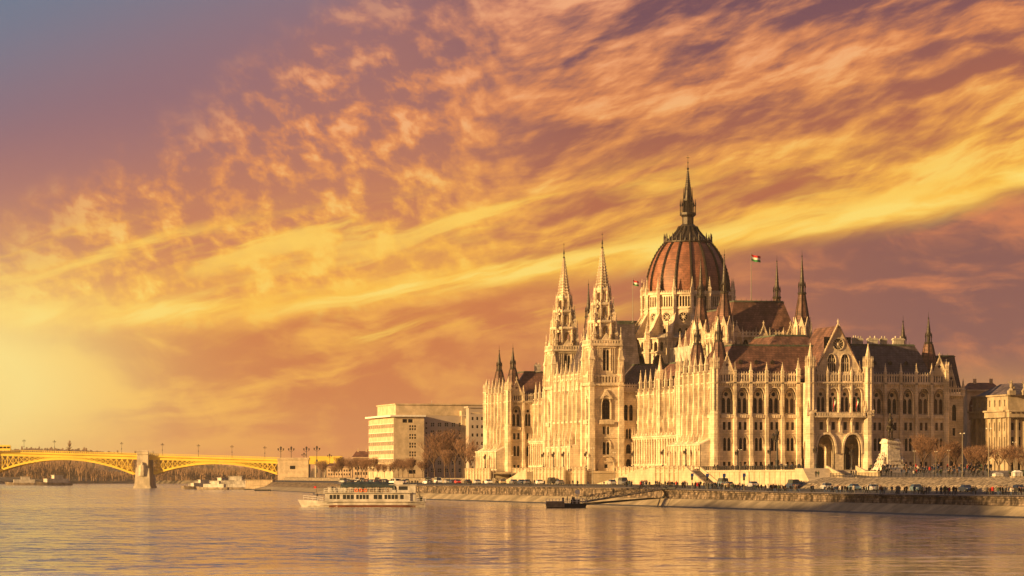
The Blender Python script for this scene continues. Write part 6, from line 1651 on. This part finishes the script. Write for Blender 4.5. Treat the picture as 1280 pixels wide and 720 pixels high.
person(*at(767, 795), 2.9, 1.2, 'black', 'black', 'walk', 'person in black walking up the gangway from the pontoon', 'people by the pontoon')
for k, px in enumerate((709,716)): x, y = at(px, 790); person(x, y, 1.0, k*2, 'black', 'black', 'stand', 'dark figure standing on the landing pontoon, %s one' % ('left','right')[k], 'people by the pontoon')

# small moored boats near the bridge
def make_small():
    r = empty('moored_boat'); b = MB(); hull(b, 22, 5.4, 1.6, sheer=.8); b.build('hull', M['hull_d'], r)
    b = MB(); F_ = frame(-8.5,-2.1,1,0,0,-1); hs = [rect(.6+i*1.5,1.6+i*1.5,2.2,3.2) for i in range(9)]; b.panel(F_, rect(0,14.5,1.4,3.9), hs, 0, .1)
    b.box(-8.5,6,-2.05,2.1,3.85,3.95); b.box(-8.5,-8.45,-2.1,2.1,1.4,3.9); b.box(5.95,6,-2.1,2.1,1.4,3.9); b.box(-8.5,6,2.05,2.1,1.4,3.9); b.build('cabin', M['hull'], r)
    g_ = MB(); g_.box(-8.3,5.8,-2.0,-1.95,2.1,3.3); g_.build('window', M['carglass'], r)
    b = MB(); b.box(-5,1,-1.5,1.5,3.95,5.9); b.box(-5.4,1.4,-1.8,1.8,5.9,6.05); b.build('wheelhouse', M['hull'], r)
    b = MB(); b.bar((-2,0,6),(-2,0,9.5),.08); b.bar((-7,0,3.9),(-7,0,6.5),.06)
    for i in range(8): b.bar((-8.4+i*1.0,-2.1,3.9),(-8.4+i,-2.1,4.9),.04)
    b.bar((-8.4,-2.1,4.9),(-1.4,-2.1,4.9),.04); b.build('mast', M['darkmetal'], r)
    return r
M['hull_d'] = mat('weathered_hull', (.26,.20,.14), .6, .3, .5)
SB = make_small()
for i, (px, Z, rot, s_, lab) in enumerate(((251,1990,200,.95,'small white boat at the left end of the moored group beyond the quay'),(266,1900,150,.85,'low white boat second in the moored group'),(276,2010,215,1.15,'tall pale boat in the middle of the moored group'),(289,2000,165,1.3,'largest pale boat of the moored group'),(302,2040,190,1.0,'boat at the right end of the moored group beside the pontoon shed'),(68,2900,205,1.5,'hazy boat moored at the far bank under the left arch'),(28,3000,180,1.3,'faint boat far away at the left under the bridge'),(245,2080,170,.8,'smallest boat, at the water end of the moored group'),(283,1950,175,.9,'boat in front of the largest pale boat'),(296,1940,165,.85,'boat just left of the floating shed'))):
    o = SB if i == 0 else copy_tree(SB); x, y = at(px, Z); o.location = (x,y,0); o.rotation_euler = (0,0,radians(rot)); o.scale = (s_,)*3; tag(o, lab, 'boat', 'moored boats')
x, y = at(307, 1900); PS = tag(empty('floating_shed', (x,y,0), radians(-YAW-6)), 'long pale floating shed moored beside the far quay', 'floating building')
b = MB(); b.box(0,15.5,0,8,.6,5.6); 
for i in range(16): b.box(.4+i*.98,.6+i*.98,-.12,0,.7,5.4)
b.build('wall', M['concrete'], PS); b = MB(); b.box(-.4,16,-.4,8.4,5.6,5.9); b.build('roof', M['deckw'], PS); b = MB(); b.box(-.6,16.5,-1,9,-.4,.6); b.build('float', M['black'], PS)
x, y = at(318, 1760); RF = tag(empty('small_raft', (x,y,0), radians(-YAW)), 'small dark covered raft floating before the far quay', 'raft')
b = MB(); b.box(0,8.5,0,4,-.3,.7); b.build('float', M['black'], RF); b = MB()
for xx in (.3,2.9,5.5,8.1): b.box(xx,xx+.15,.2,.35,.7,2.6)
b.build('post', M['deckw'], RF); b = MB(); b.box(-.2,8.7,-.1,4,2.6,2.8); b.build('roof', M['deckw'], RF)

# ------------------------------------------------------------------ air
hz = MB(); hz.box(-5200,5200,-1100,8300,-2,160); o = hz.build('haze', [])
m = bpy.data.materials.new('haze_air'); m.use_nodes = True; nt = m.node_tree; nt.nodes.clear()
pv = nt.nodes.new('ShaderNodeVolumePrincipled'); pv.inputs['Color'].default_value = (1,.86,.66,1); pv.inputs['Density'].default_value = .000045; pv.inputs['Anisotropy'].default_value = .35
ou = nt.nodes.new('ShaderNodeOutputMaterial'); nt.links.new(pv.outputs[0], ou.inputs['Volume']); o.data.materials.append(m); tag(o, kind='stuff')
